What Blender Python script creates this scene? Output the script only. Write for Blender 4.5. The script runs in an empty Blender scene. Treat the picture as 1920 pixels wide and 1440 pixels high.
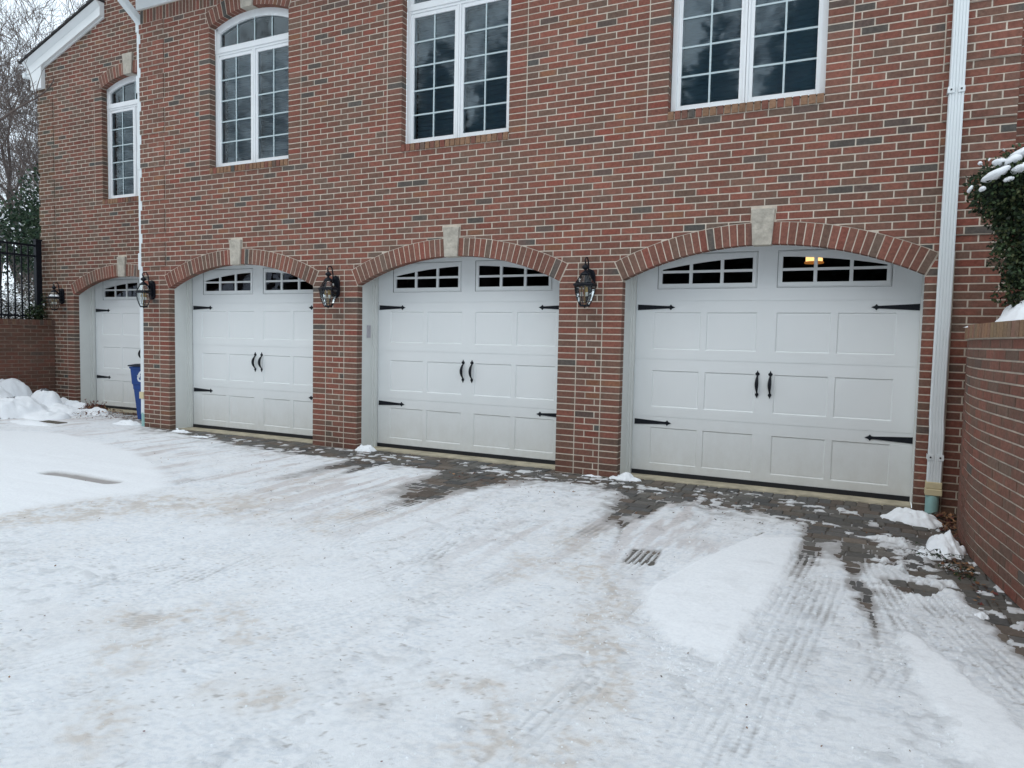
import bpy, math, random
import numpy as np
from mathutils import Vector, Matrix
PI = math.pi
random.seed(11)
sc = bpy.context.scene
col = sc.collection

# ------------------------------------------------------------ camera
YAW, PITCH, ROLL = 0.4643, 0.0627, 0.0204
cam_d = bpy.data.cameras.new("camera")
cam_d.sensor_width = 36.0
cam_d.sensor_fit = 'HORIZONTAL'
cam_d.lens = 36.0 * 1361.62 / 1920.0
cam_d.clip_start = 0.05
cam_d.clip_end = 2000
cam = bpy.data.objects.new("camera", cam_d)
col.objects.link(cam)
fwd = Vector((-math.sin(YAW) * math.cos(PITCH), math.cos(YAW) * math.cos(PITCH), -math.sin(PITCH)))
rgt = Vector((math.cos(YAW), math.sin(YAW), 0))
upv = rgt.cross(fwd)
r2 = rgt * math.cos(ROLL) + upv * math.sin(ROLL)
u2 = upv * math.cos(ROLL) - rgt * math.sin(ROLL)
cam.matrix_world = Matrix(((r2.x, u2.x, -fwd.x, 8.0451), (r2.y, u2.y, -fwd.y, -7.1711),
                           (r2.z, u2.z, -fwd.z, 1.428), (0, 0, 0, 1)))
sc.camera = cam

# ------------------------------------------------------------ light
SUN_EL, SUN_AZ = math.radians(50), math.radians(200)
world = bpy.data.worlds.new("World")
sc.world = world
world.use_nodes = True
nt = world.node_tree
nt.nodes.clear()
wo = nt.nodes.new('ShaderNodeOutputWorld')
bg = nt.nodes.new('ShaderNodeBackground')
sky = nt.nodes.new('ShaderNodeTexSky')
sky.sky_type = 'NISHITA'
sky.sun_disc = False
sky.sun_elevation = SUN_EL
sky.sun_rotation = SUN_AZ
sky.dust_density = 4.0
mixw = nt.nodes.new('ShaderNodeMix')
mixw.data_type = 'RGBA'
mixw.inputs['Factor'].default_value = 0.93
mixw.inputs['B'].default_value = (6.98, 7.95, 8.8, 1)      # the even cloud layer
nt.links.new(sky.outputs[0], mixw.inputs['A'])
nt.links.new(mixw.outputs['Result'], bg.inputs['Color'])
bg.inputs['Strength'].default_value = 0.136
nt.links.new(bg.outputs[0], wo.inputs['Surface'])
sun_d = bpy.data.lights.new("sun", 'SUN')
sun_d.energy = 0.5  # thin cloud
sun_d.angle = math.radians(35)
sun_d.color = (1.0, 0.97, 0.93)
sun = bpy.data.objects.new("sun", sun_d)
col.objects.link(sun)
sdir = Vector((math.sin(SUN_AZ) * math.cos(SUN_EL), math.cos(SUN_AZ) * math.cos(SUN_EL), math.sin(SUN_EL)))
sun.rotation_euler = sdir.to_track_quat('Z', 'Y').to_euler()
sc.view_settings.view_transform = 'Standard'
sc.view_settings.look = 'None'
sc.view_settings.exposure = 0.25
sc.view_settings.gamma = 1.0
try:
    sc.cycles.max_bounces = 8
    sc.cycles.transparent_max_bounces = 16
except Exception:
    pass

# ------------------------------------------------------------ materials
def newmat(name):
    m = bpy.data.materials.new(name)
    m.use_nodes = True
    t = m.node_tree
    return m, t, t.nodes['Principled BSDF']

def N(t, kind, **kw):
    n = t.nodes.new(kind)
    for k, v in kw.items():
        if k in n.inputs:
            n.inputs[k].default_value = v
        else:
            setattr(n, k, v)
    return n

def coords(t, scale=(1, 1, 1)):
    tc = t.nodes.new('ShaderNodeNewGeometry')
    mp = t.nodes.new('ShaderNodeMapping')
    mp.inputs['Scale'].default_value = scale
    t.links.new(tc.outputs['Position'], mp.inputs['Vector'])
    return mp.outputs['Vector']

def noise(t, vec, scale, detail=4, rough=0.6):
    n = N(t, 'ShaderNodeTexNoise', Scale=scale, Detail=detail, Roughness=rough)
    t.links.new(vec, n.inputs['Vector'])
    return n.outputs['Fac']

def ramp(t, fac, stops):
    r = t.nodes.new('ShaderNodeValToRGB')
    e = r.color_ramp.elements
    while len(e) < len(stops):
        e.new(0.5)
    for k, (p, c) in enumerate(stops):
        e[k].position = p
        e[k].color = c if len(c) == 4 else (*c, 1)
    t.links.new(fac, r.inputs['Fac'])
    return r.outputs['Color']

def bump(t, bsdf, h, strength=0.3, dist=0.005):
    b = N(t, 'ShaderNodeBump', Strength=strength, Distance=dist)
    t.links.new(h, b.inputs['Height'])
    t.links.new(b.outputs['Normal'], bsdf.inputs['Normal'])

def plain(name, c, rough=0.6, metal=0.0, spec=0.5, var=0.06, nscale=6.0, bstr=0.0, bscale=80, bdist=0.002, scale=(1, 1, 1)):
    m, t, b = newmat(name)
    v = coords(t, scale)
    f = noise(t, v, nscale)
    c = tuple(c)
    lo = tuple(x * (1 - var) for x in c)
    hi = tuple(min(1, x * (1 + var)) for x in c)
    t.links.new(ramp(t, f, [(0.3, lo), (0.7, hi)]), b.inputs['Base Color'])
    b.inputs['Roughness'].default_value = rough
    b.inputs['Metallic'].default_value = metal
    b.inputs['Specular IOR Level'].default_value = spec
    if bstr:
        bump(t, b, noise(t, v, bscale), bstr, bdist)
    return m

def attr_mat(name, rough, bscale, bstr, bdist, lo=0.8, hi=1.15, nscale=18, spec=0.3, cattr='tone', weather=1.1):
    m, t, b = newmat(name)
    a = N(t, 'ShaderNodeAttribute', attribute_name=cattr)
    v = coords(t)
    f1 = noise(t, v, nscale, 5, 0.7)
    cr = ramp(t, f1, [(0.3, (lo, lo, lo)), (0.7, (hi, hi, hi))])
    mx = N(t, 'ShaderNodeMix', data_type='RGBA', blend_type='MULTIPLY')
    mx.inputs['Factor'].default_value = 1
    t.links.new(a.outputs['Color'], mx.inputs['A'])
    t.links.new(cr, mx.inputs['B'])
    f2 = noise(t, v, weather, 4, 0.65)
    cr2 = ramp(t, f2, [(0.32, (0.86, 0.87, 0.88)), (0.68, (1.10, 1.09, 1.07))])
    mx2 = N(t, 'ShaderNodeMix', data_type='RGBA', blend_type='MULTIPLY')
    mx2.inputs['Factor'].default_value = 1
    t.links.new(mx.outputs['Result'], mx2.inputs['A'])
    t.links.new(cr2, mx2.inputs['B'])
    t.links.new(mx2.outputs['Result'], b.inputs['Base Color'])
    b.inputs['Roughness'].default_value = rough
    b.inputs['Specular IOR Level'].default_value = spec
    bump(t, b, noise(t, v, bscale, 4, 0.7), bstr, bdist)
    return m

M = {}
M['brick'] = attr_mat('brick', 0.92, 140, 0.7, 0.004, 0.72, 1.24, 34, 0.2)
M['mortar'] = plain('mortar', (0.62, 0.54, 0.45), 0.95, var=0.20, nscale=9, bstr=0.4, bscale=220)
M['oldmortar'] = plain('sooty_mortar', (0.27, 0.20, 0.155), 0.95, var=0.35, nscale=5, bstr=0.4, bscale=200)
M['stone'] = plain('limestone', (0.46, 0.42, 0.355), 0.9, var=0.22, nscale=14, bstr=0.9, bscale=24, bdist=0.02)
M['white'] = plain('white_paint', (0.78, 0.80, 0.80), 0.45, var=0.02, nscale=3)
M['frame'] = plain('window_frame_paint', (0.83, 0.85, 0.86), 0.4, var=0.02)
M['muntin'] = plain('muntin_bar', (0.50, 0.60, 0.62), 0.5, var=0.02)
M['jamb'] = plain('jamb_paint', (0.68, 0.69, 0.665), 0.55, var=0.05, nscale=2)
def doormat():
    m, t, b = newmat('door_paint')
    v = coords(t, (5, 5, 90))
    f = noise(t, v, 5, 3)
    v2 = coords(t, (1, 1, 1))
    f2 = noise(t, v2, 1.7, 2)
    t.links.new(ramp(t, f2, [(0.3, (0.775, 0.80, 0.80)), (0.7, (0.80, 0.82, 0.82))]), b.inputs['Base Color'])
    base = b.inputs['Base Color'].links[0].from_socket
    sx = t.nodes.new('ShaderNodeSeparateXYZ'); t.links.new(v2, sx.inputs[0])
    mr = N(t, 'ShaderNodeMapRange'); mr.inputs['From Min'].default_value = 0.05; mr.inputs['From Max'].default_value = 0.75
    mr.inputs['To Min'].default_value = 0.62; mr.inputs['To Max'].default_value = 0.0
    t.links.new(sx.outputs['Z'], mr.inputs['Value'])
    sp = noise(t, coords(t, (1, 1, .6)), 9, 6, 0.75)
    mu_ = N(t, 'ShaderNodeMath', operation='MULTIPLY'); t.links.new(mr.outputs[0], mu_.inputs[0]); t.links.new(sp, mu_.inputs[1])
    dm = N(t, 'ShaderNodeMix', data_type='RGBA'); dm.inputs['B'].default_value = (0.44, 0.41, 0.35, 1)
    t.links.new(mu_.outputs[0], dm.inputs['Factor']); t.links.new(base, dm.inputs['A']); t.links.new(dm.outputs['Result'], b.inputs['Base Color'])
    b.inputs['Roughness'].default_value = 0.5
    bump(t, b, f, 0.35, 0.0015)
    return m
M['door'] = doormat()
M['black'] = plain('black_iron', (0.006, 0.008, 0.013), 0.5, spec=0.25, var=0.3, nscale=30, bstr=0.2, bscale=200)
M['rubber'] = plain('black_rubber', (0.008, 0.009, 0.013), 0.6, var=0.2)
M['downspout'] = plain('downspout_paint', (0.76, 0.80, 0.81), 0.45, var=0.02, nscale=2)
M['yellow'] = plain('yellowed_plastic', (0.62, 0.53, 0.33), 0.5, var=0.08, nscale=8)
M['mint'] = plain('mint_pipe', (0.30, 0.50, 0.48), 0.45, var=0.10, nscale=8)
M['concrete'] = plain('sill_concrete', (0.42, 0.37, 0.27), 0.9, var=0.35, nscale=5, bstr=0.5, bscale=90)
M['shingle'] = plain('dark_shingle', (0.035, 0.033, 0.034), 0.95, var=0.4, nscale=20)
M['copper'] = plain('brass', (0.45, 0.30, 0.10), 0.35, metal=0.9)
M['candle'] = plain('candle_sleeve', (0.80, 0.78, 0.72), 0.5)
M['blue'] = plain('blue_bin_plastic', (0.010, 0.055, 0.24), 0.42, var=0.12, nscale=5)
M['binlid'] = plain('dark_lid_plastic', (0.016, 0.02, 0.035), 0.5, var=0.2)
M['symbol'] = plain('white_print', (0.75, 0.78, 0.82), 0.5)
M['keypad'] = plain('keypad_plastic', (0.40, 0.38, 0.41), 0.5)
M['dark'] = plain('dark_interior', (0.02, 0.02, 0.022), 0.95)
M['blind'] = plain('pleated_shade', (0.24, 0.34, 0.40), 0.9, var=0.05)
M['bark'] = plain('bark', (0.085, 0.066, 0.06), 0.95, var=0.35, nscale=30)
M['twig'] = plain('twig_bark', (0.115, 0.090, 0.080), 0.95, var=0.3, nscale=12)
M['leaf'] = attr_mat('leaf', 0.6, 60, 0.1, 0.001, 0.7, 1.3, 12)
M['litter'] = attr_mat('dry_leaf', 0.85, 120, 0.3, 0.001, 0.7, 1.3, 40)
M['paver'] = attr_mat('paver', 0.8, 150, 0.6, 0.004, 0.72, 1.22, 30, 0.35)
M['joint'] = plain('joint_sand', (0.075, 0.062, 0.050), 0.95, var=0.4, nscale=30, bstr=0.6, bscale=150)
M['soil'] = plain('bed_soil', (0.10, 0.085, 0.065), 0.95, var=0.4, nscale=10)

def snowmat(name, attr):
    m, t, b = newmat(name)
    v = coords(t)
    f1 = noise(t, v, 45, 6, 0.7)
    f2 = noise(t, v, 260, 3, 0.7)
    f3 = noise(t, coords(t, (1, .35, 1)), 16, 5, 0.7)
    if attr:
        a = N(t, 'ShaderNodeAttribute', attribute_name='tone')
        cr = ramp(t, f1, [(0.30, (0.90, 0.905, 0.915)), (0.58, (1, 1, 1))])
        mx = N(t, 'ShaderNodeMix', data_type='RGBA', blend_type='MULTIPLY')
        mx.inputs['Factor'].default_value = 1
        t.links.new(a.outputs['Color'], mx.inputs['A'])
        t.links.new(cr, mx.inputs['B'])
        t.links.new(mx.outputs['Result'], b.inputs['Base Color'])
    else:
        t.links.new(ramp(t, f1, [(0.3, (0.84, 0.86, 0.885)), (0.7, (0.89, 0.91, 0.93))]), b.inputs['Base Color'])
    b.inputs['Roughness'].default_value = 0.75
    b.inputs['Specular IOR Level'].default_value = 0.25
    ad = N(t, 'ShaderNodeMath', operation='ADD')
    t.links.new(f1, ad.inputs[0]); t.links.new(f2, ad.inputs[1])
    if attr:
        ad2 = N(t, 'ShaderNodeMath', operation='ADD')
        rough = N(t, 'ShaderNodeAttribute', attribute_name='scuff')
        ml = N(t, 'ShaderNodeMath', operation='MULTIPLY')
        t.links.new(ad.outputs[0], ad2.inputs[0]); t.links.new(f3, ad2.inputs[1])
        t.links.new(ad2.outputs[0], ml.inputs[0]); t.links.new(rough.outputs['Fac'], ml.inputs[1])
        bump(t, b, ml.outputs[0], 0.8, 0.012)
    else:
        bump(t, b, ad.outputs[0], 0.3, 0.006)
    return m
M['snow'] = snowmat('snow', False)
M['snowg'] = snowmat('trodden_snow', True)

def glassmat(name, ior, tint, trans, rg=0.0):
    m = bpy.data.materials.new(name)
    m.use_nodes = True
    t = m.node_tree
    t.nodes.clear()
    out = t.nodes.new('ShaderNodeOutputMaterial')
    tr = N(t, 'ShaderNodeBsdfTransparent', Color=(*trans, 1))
    gl = N(t, 'ShaderNodeBsdfGlossy', Color=(*tint, 1), Roughness=rg)
    fr = N(t, 'ShaderNodeFresnel', IOR=ior)
    mx = t.nodes.new('ShaderNodeMixShader')
    t.links.new(fr.outputs[0], mx.inputs[0])
    t.links.new(tr.outputs[0], mx.inputs[1])
    t.links.new(gl.outputs[0], mx.inputs[2])
    # slight waviness of real panes
    v = coords(t)
    b = N(t, 'ShaderNodeBump', Strength=0.25, Distance=0.004)
    t.links.new(noise(t, v, 3.0, 2), b.inputs['Height'])
    t.links.new(b.outputs['Normal'], gl.inputs['Normal'])
    t.links.new(mx.outputs[0], out.inputs['Surface'])
    return m
M['glass'] = glassmat('window_glass', 1.95, (0.86, 0.96, 1.0), (0.75, 0.85, 0.9), 0.035)
M['dglass'] = glassmat('door_glass', 1.42, (0.8, 0.85, 1.0), (0.6, 0.62, 0.65))
M['lglass'] = glassmat('lantern_glass', 1.38, (1, 1, 1), (0.90, 0.93, 0.93), 0.08)
def emis(name, c, s):
    m = bpy.data.materials.new(name); m.use_nodes = True
    t = m.node_tree; t.nodes.clear()
    o = t.nodes.new('ShaderNodeOutputMaterial'); e = N(t, 'ShaderNodeEmission', Color=(*c, 1), Strength=s)
    t.links.new(e.outputs[0], o.inputs[0]); return m
M['lamp'] = emis('lit_shade', (1.0, 0.56, 0.20), 2.4)
M['lamp2'] = emis('lit_rim', (0.75, 0.26, 0.05), 0.55)

# ------------------------------------------------------------ mesh helpers
class MB:
    def __init__(s):
        s.v = []; s.f = []; s.m = []; s.c = []
    def face(s, pts, m=0, c=(1, 1, 1), cs=None):
        i = len(s.v)
        s.v.extend(pts)
        s.f.append(tuple(range(i, i + len(pts))))
        s.m.append(m)
        s.c.append(cs if cs else [c] * len(pts))
    def idx(s, pts, faces, m=0, c=(1, 1, 1)):
        i = len(s.v)
        s.v.extend(pts)
        for f in faces:
            s.f.append(tuple(i + k for k in f)); s.m.append(m); s.c.append([c] * len(f))
    def box(s, x0, x1, y0, y1, z0, z1, m=0, c=(1, 1, 1)):
        p = [(x0, y0, z0), (x1, y0, z0), (x1, y1, z0), (x0, y1, z0), (x0, y0, z1), (x1, y0, z1), (x1, y1, z1), (x0, y1, z1)]
        s.idx(p, [(0, 1, 5, 4), (1, 2, 6, 5), (2, 3, 7, 6), (3, 0, 4, 7), (4, 5, 6, 7), (3, 2, 1, 0)], m, c)
    def prism(s, poly, y0, y1, m=0, c=(1, 1, 1)):      # poly in xz, counter-clockwise seen from -y
        n = len(poly)
        p = [(x, y0, z) for x, z in poly] + [(x, y1, z) for x, z in poly]
        s.idx(p, [tuple(range(n)), tuple(range(2 * n - 1, n - 1, -1))] + [(k, n + k, n + (k + 1) % n, (k + 1) % n) for k in range(n)], m, c)
    def tube(s, pts, radii, n=8, m=0, c=(1, 1, 1), cap=True):
        rings = []
        a = Vector((0, 0, 1))
        for k, p in enumerate(pts):
            p = Vector(p)
            d = (Vector(pts[min(k + 1, len(pts) - 1)]) - Vector(pts[max(k - 1, 0)])).normalized()
            if k == 0:
                a = Vector((0, 0, 1)) if abs(d.z) < 0.9 else Vector((1, 0, 0))
            u = (a - d * a.dot(d)).normalized(); a = u
            w = d.cross(u)
            r = radii[k] if isinstance(radii, (list, tuple)) else radii
            rings.append([tuple(p + (u * math.cos(q) + w * math.sin(q)) * r) for q in [2 * PI * j / n for j in range(n)]])
        i = len(s.v)
        for r in rings: s.v.extend(r)
        for k in range(len(rings) - 1):
            for j in range(n):
                s.f.append((i + k * n + j, i + k * n + (j + 1) % n, i + (k + 1) * n + (j + 1) % n, i + (k + 1) * n + j))
                s.m.append(m); s.c.append([c] * 4)
        if cap:
            s.f.append(tuple(i + j for j in reversed(range(n)))); s.m.append(m); s.c.append([c] * n)
            s.f.append(tuple(i + (len(rings) - 1) * n + j for j in range(n))); s.m.append(m); s.c.append([c] * n)
    def lathe(s, prof, cx, cy, n=12, m=0, sx=1, sy=1, a0=0):
        i = len(s.v)
        for r, z in prof:
            for j in range(n):
                q = a0 + 2 * PI * j / n
                s.v.append((cx + sx * r * math.cos(q), cy + sy * r * math.sin(q), z))
        for k in range(len(prof) - 1):
            for j in range(n):
                s.f.append((i + k * n + j, i + k * n + (j + 1) % n, i + (k + 1) * n + (j + 1) % n, i + (k + 1) * n + j))
                s.m.append(m); s.c.append([(1, 1, 1)] * 4)
    def xf(s, mat):
        s.v = [tuple(mat @ Vector(p)) for p in s.v]
    def build(s, name, mats, parent=None, smooth=False, bevel=0, color=False):
        me = bpy.data.meshes.new(name)
        me.from_pydata(s.v, [], s.f)
        if not isinstance(mats, (list, tuple)): mats = [mats]
        for m_ in mats: me.materials.append(m_)
        if len(mats) > 1:
            me.polygons.foreach_set('material_index', s.m)
        if color:
            at = me.color_attributes.new('tone', 'FLOAT_COLOR', 'CORNER')
            fl = []
            for cc in s.c:
                for q in cc: fl.extend((q[0], q[1], q[2], 1.0))
            at.data.foreach_set('color', fl)
        if smooth:
            me.polygons.foreach_set('use_smooth', [True] * len(me.polygons))
        me.update()
        o = bpy.data.objects.new(name, me)
        col.objects.link(o)
        if parent: o.parent = parent; o.matrix_parent_inverse = parent.matrix_world.inverted()
        if bevel:
            b = o.modifiers.new('b', 'BEVEL'); b.width = bevel; b.segments = 2; b.limit_method = 'ANGLE'
        return o

def tag(o, label=None, cat=None, group=None, kind=None):
    if label: o['label'] = label
    if cat: o['category'] = cat
    if group: o['group'] = group
    if kind: o['kind'] = kind
    return o

def empty(name, loc=(0, 0, 0), **kw):
    o = bpy.data.objects.new(name, None)
    o.location = loc
    col.objects.link(o)
    bpy.context.view_layer.update()
    return tag(o, **kw)

def children(o): return [c for c in bpy.data.objects if c.parent == o]
def copy_tree(o, parent=None):
    c = o.copy(); col.objects.link(c)
    if parent: c.parent = parent
    for ch in children(o): copy_tree(ch, c)
    return c

# ------------------------------------------------------------ bricks
CO = 0.0677          # course height
BL = 0.2135          # brick pitch
PAL = [((.240, .102, .076), 29), ((.218, .101, .076), 25), ((.200, .107, .082), 20), ((.182, .110, .084), 13),
       ((.162, .112, .088), 7), ((.108, .101, .092), 4.5), ((.245, .122, .076), 2), ((.240, .088, .066), 4)]
PW = [w for _, w in PAL]
rb = random.Random(5)
def bcol(warm=0):
    a = rb.choices(PAL, PW)[0][0]
    b = rb.choices(PAL, PW)[0][0] if rb.random() < .45 else a
    k = rb.uniform(.86, 1.10)
    if warm and rb.random() < warm: a = b = (.275, .160, .100)
    ca = tuple(x * k for x in a)
    cb = tuple((x * .6 + y * .4) * k for x, y in zip(a, b))
    return (ca, cb) if rb.random() < .5 else (cb, ca)

def clip(poly, nx, nz, d):
    out = []
    n = len(poly)
    for i in range(n):
        p, q = poly[i], poly[(i + 1) % n]
        a = nx * p[0] + nz * p[1] - d
        b = nx * q[0] + nz * q[1] - d
        if a >= 0: out.append(p)
        if (a >= 0) != (b >= 0):
            t = a / (a - b)
            out.append((p[0] + t * (q[0] - p[0]), p[1] + t * (q[1] - p[1])))
    return out

def area(p):
    return abs(sum(p[i][0] * p[(i + 1) % len(p)][1] - p[(i + 1) % len(p)][0] * p[i][1] for i in range(len(p)))) / 2

def brick(mb, poly, P, front=0.0, back=0.012, cc=None, stain=None):
    """poly: convex xz polygon (ccw); P(s,z,d): surface map, d = depth behind the face"""
    if len(poly) < 3 or area(poly) < 0.0006: return
    f = front + rb.uniform(-.0012, .0012)
    ca, cb = cc or bcol()
    xs = [p[0] for p in poly]; x0, x1 = min(xs), max(xs); w = max(x1 - x0, 1e-5)
    cols = []
    for p in poly:
        t = (p[0] - x0) / w
        q = tuple(a * (1 - t) + b * t for a, b in zip(ca, cb))
        if stain: q = stain(p[0], p[1], q)
        cols.append(q)
    cx = sum(xs) / len(xs); cz = sum(p[1] for p in poly) / len(poly)
    e = .0016
    inner = [(p[0] + (e if p[0] < cx else -e), p[1] + (e if p[1] < cz else -e)) for p in poly]
    A = [P(p[0], p[1], f) for p in inner]
    B = [P(p[0], p[1], f + e) for p in poly]
    C = [P(p[0], p[1], back) for p in poly]
    n = len(poly)
    if n == 4 and w > .15 and abs(area(poly) - w * (max(p[1] for p in poly) - min(p[1] for p in poly))) < 1e-5:
        # flashed ends: the fired face is redder in the middle
        ed = rb.uniform(.62, .95); tl = rb.uniform(.12, .3); tr = rb.uniform(.12, .3)
        if stain: base = stain(cx, cz, tuple((a + b) / 2 for a, b in zip(ca, cb)))
        else: base = tuple((a + b) / 2 for a, b in zip(ca, cb))
        mid = (base[0] * 1.06, base[1] * .97, base[2] * .95)
        dk = (.17, .135, .105)
        el = tuple(b_ * ed + d_ * (1 - ed) for b_, d_ in zip(base, dk))
        ed2 = rb.uniform(.6, 1.0); er = tuple(b_ * ed2 + d_ * (1 - ed2) for b_, d_ in zip(base, dk))
        xa_, xb_ = inner[0][0], inner[1][0]; za_, zb_ = inner[0][1], inner[2][1]
        xs4 = [xa_, xa_ + (xb_ - xa_) * tl, xb_ - (xb_ - xa_) * tr, xb_]; c4 = [el, mid, mid, er]
        for q in range(3):
            mb.face([P(xs4[q], za_, f), P(xs4[q + 1], za_, f), P(xs4[q + 1], zb_, f), P(xs4[q], zb_, f)], 1, cs=[c4[q], c4[q + 1], c4[q + 1], c4[q]])
        cols = [el, er, er, el]
    else:
        mb.face(A, 1, cs=cols)
    for k in range(n):
        j = (k + 1) % n
        mb.face([B[k], B[j], A[j], A[k]], 1, cs=[cols[k], cols[j], cols[j], cols[k]])
        mb.face([C[k], C[j], B[j], B[k]], 1, cs=[cols[k], cols[j], cols[j], cols[k]])

J = .0055   # half joint
def course(mb, P, x0, x1, k, phase=None, clips=(), front=0.0, back=.012, zlo=None, zhi=None, stain=None, warm=0, top=None):
    """one running-bond course between x0 and x1"""
    z0 = k * CO + J if zlo is None else zlo
    z1 = (k + 1) * CO - J if zhi is None else zhi
    ph = (k % 2) * BL / 2 if phase is None else phase
    n0 = math.floor((x0 - ph) / BL)
    cuts = [x0]
    q = ph + n0 * BL
    while q < x1 - .035:
        if q > x0 + .035: cuts.append(q)
        q += BL
    cuts.append(x1)
    for a, b in zip(cuts[:-1], cuts[1:]):
        jt = rb.uniform(-.0015, .0015)
        xa, xb = a + (J + jt if a > x0 else 0), b - (J - jt if b < x1 else 0)
        polys = [[(xa, z0), (xb, z0), (xb, z1), (xa, z1)]]
        for c in clips:
            polys = [q for p_ in polys for q in c(p_) if len(q) >= 3]
        cc = bcol(warm)
        for p_ in polys: brick(mb, p_, P, front, back, cc, stain)

def arch_clip(cx, cz, R, aend):
    """keep what lies outside an arch ring of outer radius R and half angle aend; returns a list"""
    def f(poly):
        if len(poly) < 3: return []
        mx = sum(p[0] for p in poly) / len(poly); mz = sum(p[1] for p in poly) / len(poly)
        if math.hypot(mx - cx, mz - cz) > R + .3 or mz < cz: return [poly]
        if not any(math.hypot(p[0] - cx, p[1] - cz) < R + .012 and abs(math.atan2(p[0] - cx, p[1] - cz)) < aend + .004 for p in poly):
            return [poly]
        s = 1 if mx > cx else -1
        nx, nz = math.cos(aend) * s, -math.sin(aend)
        d = nx * cx + nz * cz
        out = clip(poly, nx, nz, d + .009)
        ins = clip(poly, -nx, -nz, -d - .009)
        res = []
        if len(out) >= 3: res.append(out)
        if len(ins) >= 3:
            mx = sum(p[0] for p in ins) / len(ins); mz = sum(p[1] for p in ins) / len(ins)
            ang = max(-aend, min(aend, math.atan2(mx - cx, mz - cz)))
            ux, uz = math.sin(ang), math.cos(ang)
            ins = clip(ins, ux, uz, ux * cx + uz * cz + R + .007)
            if len(ins) >= 3: res.append(ins)
        return res
    return f

def key_clip(cx, hw, ztop):
    def f(poly):
        if len(poly) < 3: return []
        mx = sum(p[0] for p in poly) / len(poly); mz = sum(p[1] for p in poly) / len(poly)
        if mz > ztop or abs(mx - cx) > .5 or mz < ztop - .4: return [poly]
        if min(p[0] for p in poly) > cx + hw or max(p[0] for p in poly) < cx - hw: return [poly]
        return [clip(poly, 1, 0, cx + hw + .008), clip(poly, -1, 0, -(cx - hw - .008))]
    return f

DW = 2.691; DSP = 2.045; DR = 3.075; DCZ = 2.355 - DR; DA = math.asin(DW / 2 / DR)
WW = 1.42; WSP = 5.555; WR = 1.81; WCZ = 5.700 - WR; WA = math.asin(WW / 2 / WR)
RD = .10               # depth of the brick returns
DOORS = [-1.098, 2.303, 5.693]
WINS = [.464, 3.640, 6.812]
WY = .995              # plane of the left wing
WDOOR = -4.867; WWIN = -3.30
XL, XR = -1.655, 8.97
XWL = -5.80

house = empty('brick_house', (3.6, 0, 0), label='two storey red brick house with arched garage bays and tall white windows', cat='house')

def planeY(y):
    return lambda s, z, d: (s, y + d, z)

def sheet(mb, y, x0, x1, zlo, zhi, ops, ret=RD):
    """mortar sheet with arched openings; ops: (xl, xr, zbot, zspring, cx, cz, R)"""
    rec = .0035
    xs = {x0, x1}
    for (xl, xr, zb, zs, cx, cz, R) in ops:
        for k in range(25): xs.add(xl + (xr - xl) * k / 24)
    xs = sorted(x for x in xs if x0 - 1e-6 <= x <= x1 + 1e-6)
    zf = zhi if callable(zhi) else (lambda x: zhi)
    for a, b in zip(xs[:-1], xs[1:]):
        m = (a + b) / 2
        op = None
        for o in ops:
            if o[0] < m < o[1]: op = o
        if op is None:
            mb.face([(a, y + rec, zlo), (b, y + rec, zlo), (b, y + rec, zf(b)), (a, y + rec, zf(a))], 0)
        else:
            xl, xr, zb, zs, cx, cz, R = op
            ta = cz + math.sqrt(max(R * R - (a - cx) ** 2, 0)) + .004; tb = cz + math.sqrt(max(R * R - (b - cx) ** 2, 0)) + .004
            if zb > zlo + .01:
                mb.face([(a, y + rec, zlo), (b, y + rec, zlo), (b, y + rec, zb), (a, y + rec, zb)], 0)
            mb.face([(a, y + rec, ta), (b, y + rec, tb), (b, y + rec, zf(b)), (a, y + rec, zf(a))], 0)
            mb.face([(a, y + rec, ta), (a, y + ret, ta), (b, y + ret, tb), (b, y + rec, tb)], 0)
    for (xl, xr, zb, zs, cx, cz, R) in ops:
        r = .005
        mb.face([(xl - r, y + rec, zb), (xl - r, y + ret, zb), (xl - r, y + ret, zs + .02), (xl - r, y + rec, zs + .02)], 0)
        mb.face([(xr + r, y + rec, zb), (xr + r, y + rec, zs + .02), (xr + r, y + ret, zs + .02), (xr + r, y + ret, zb)], 0)

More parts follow.
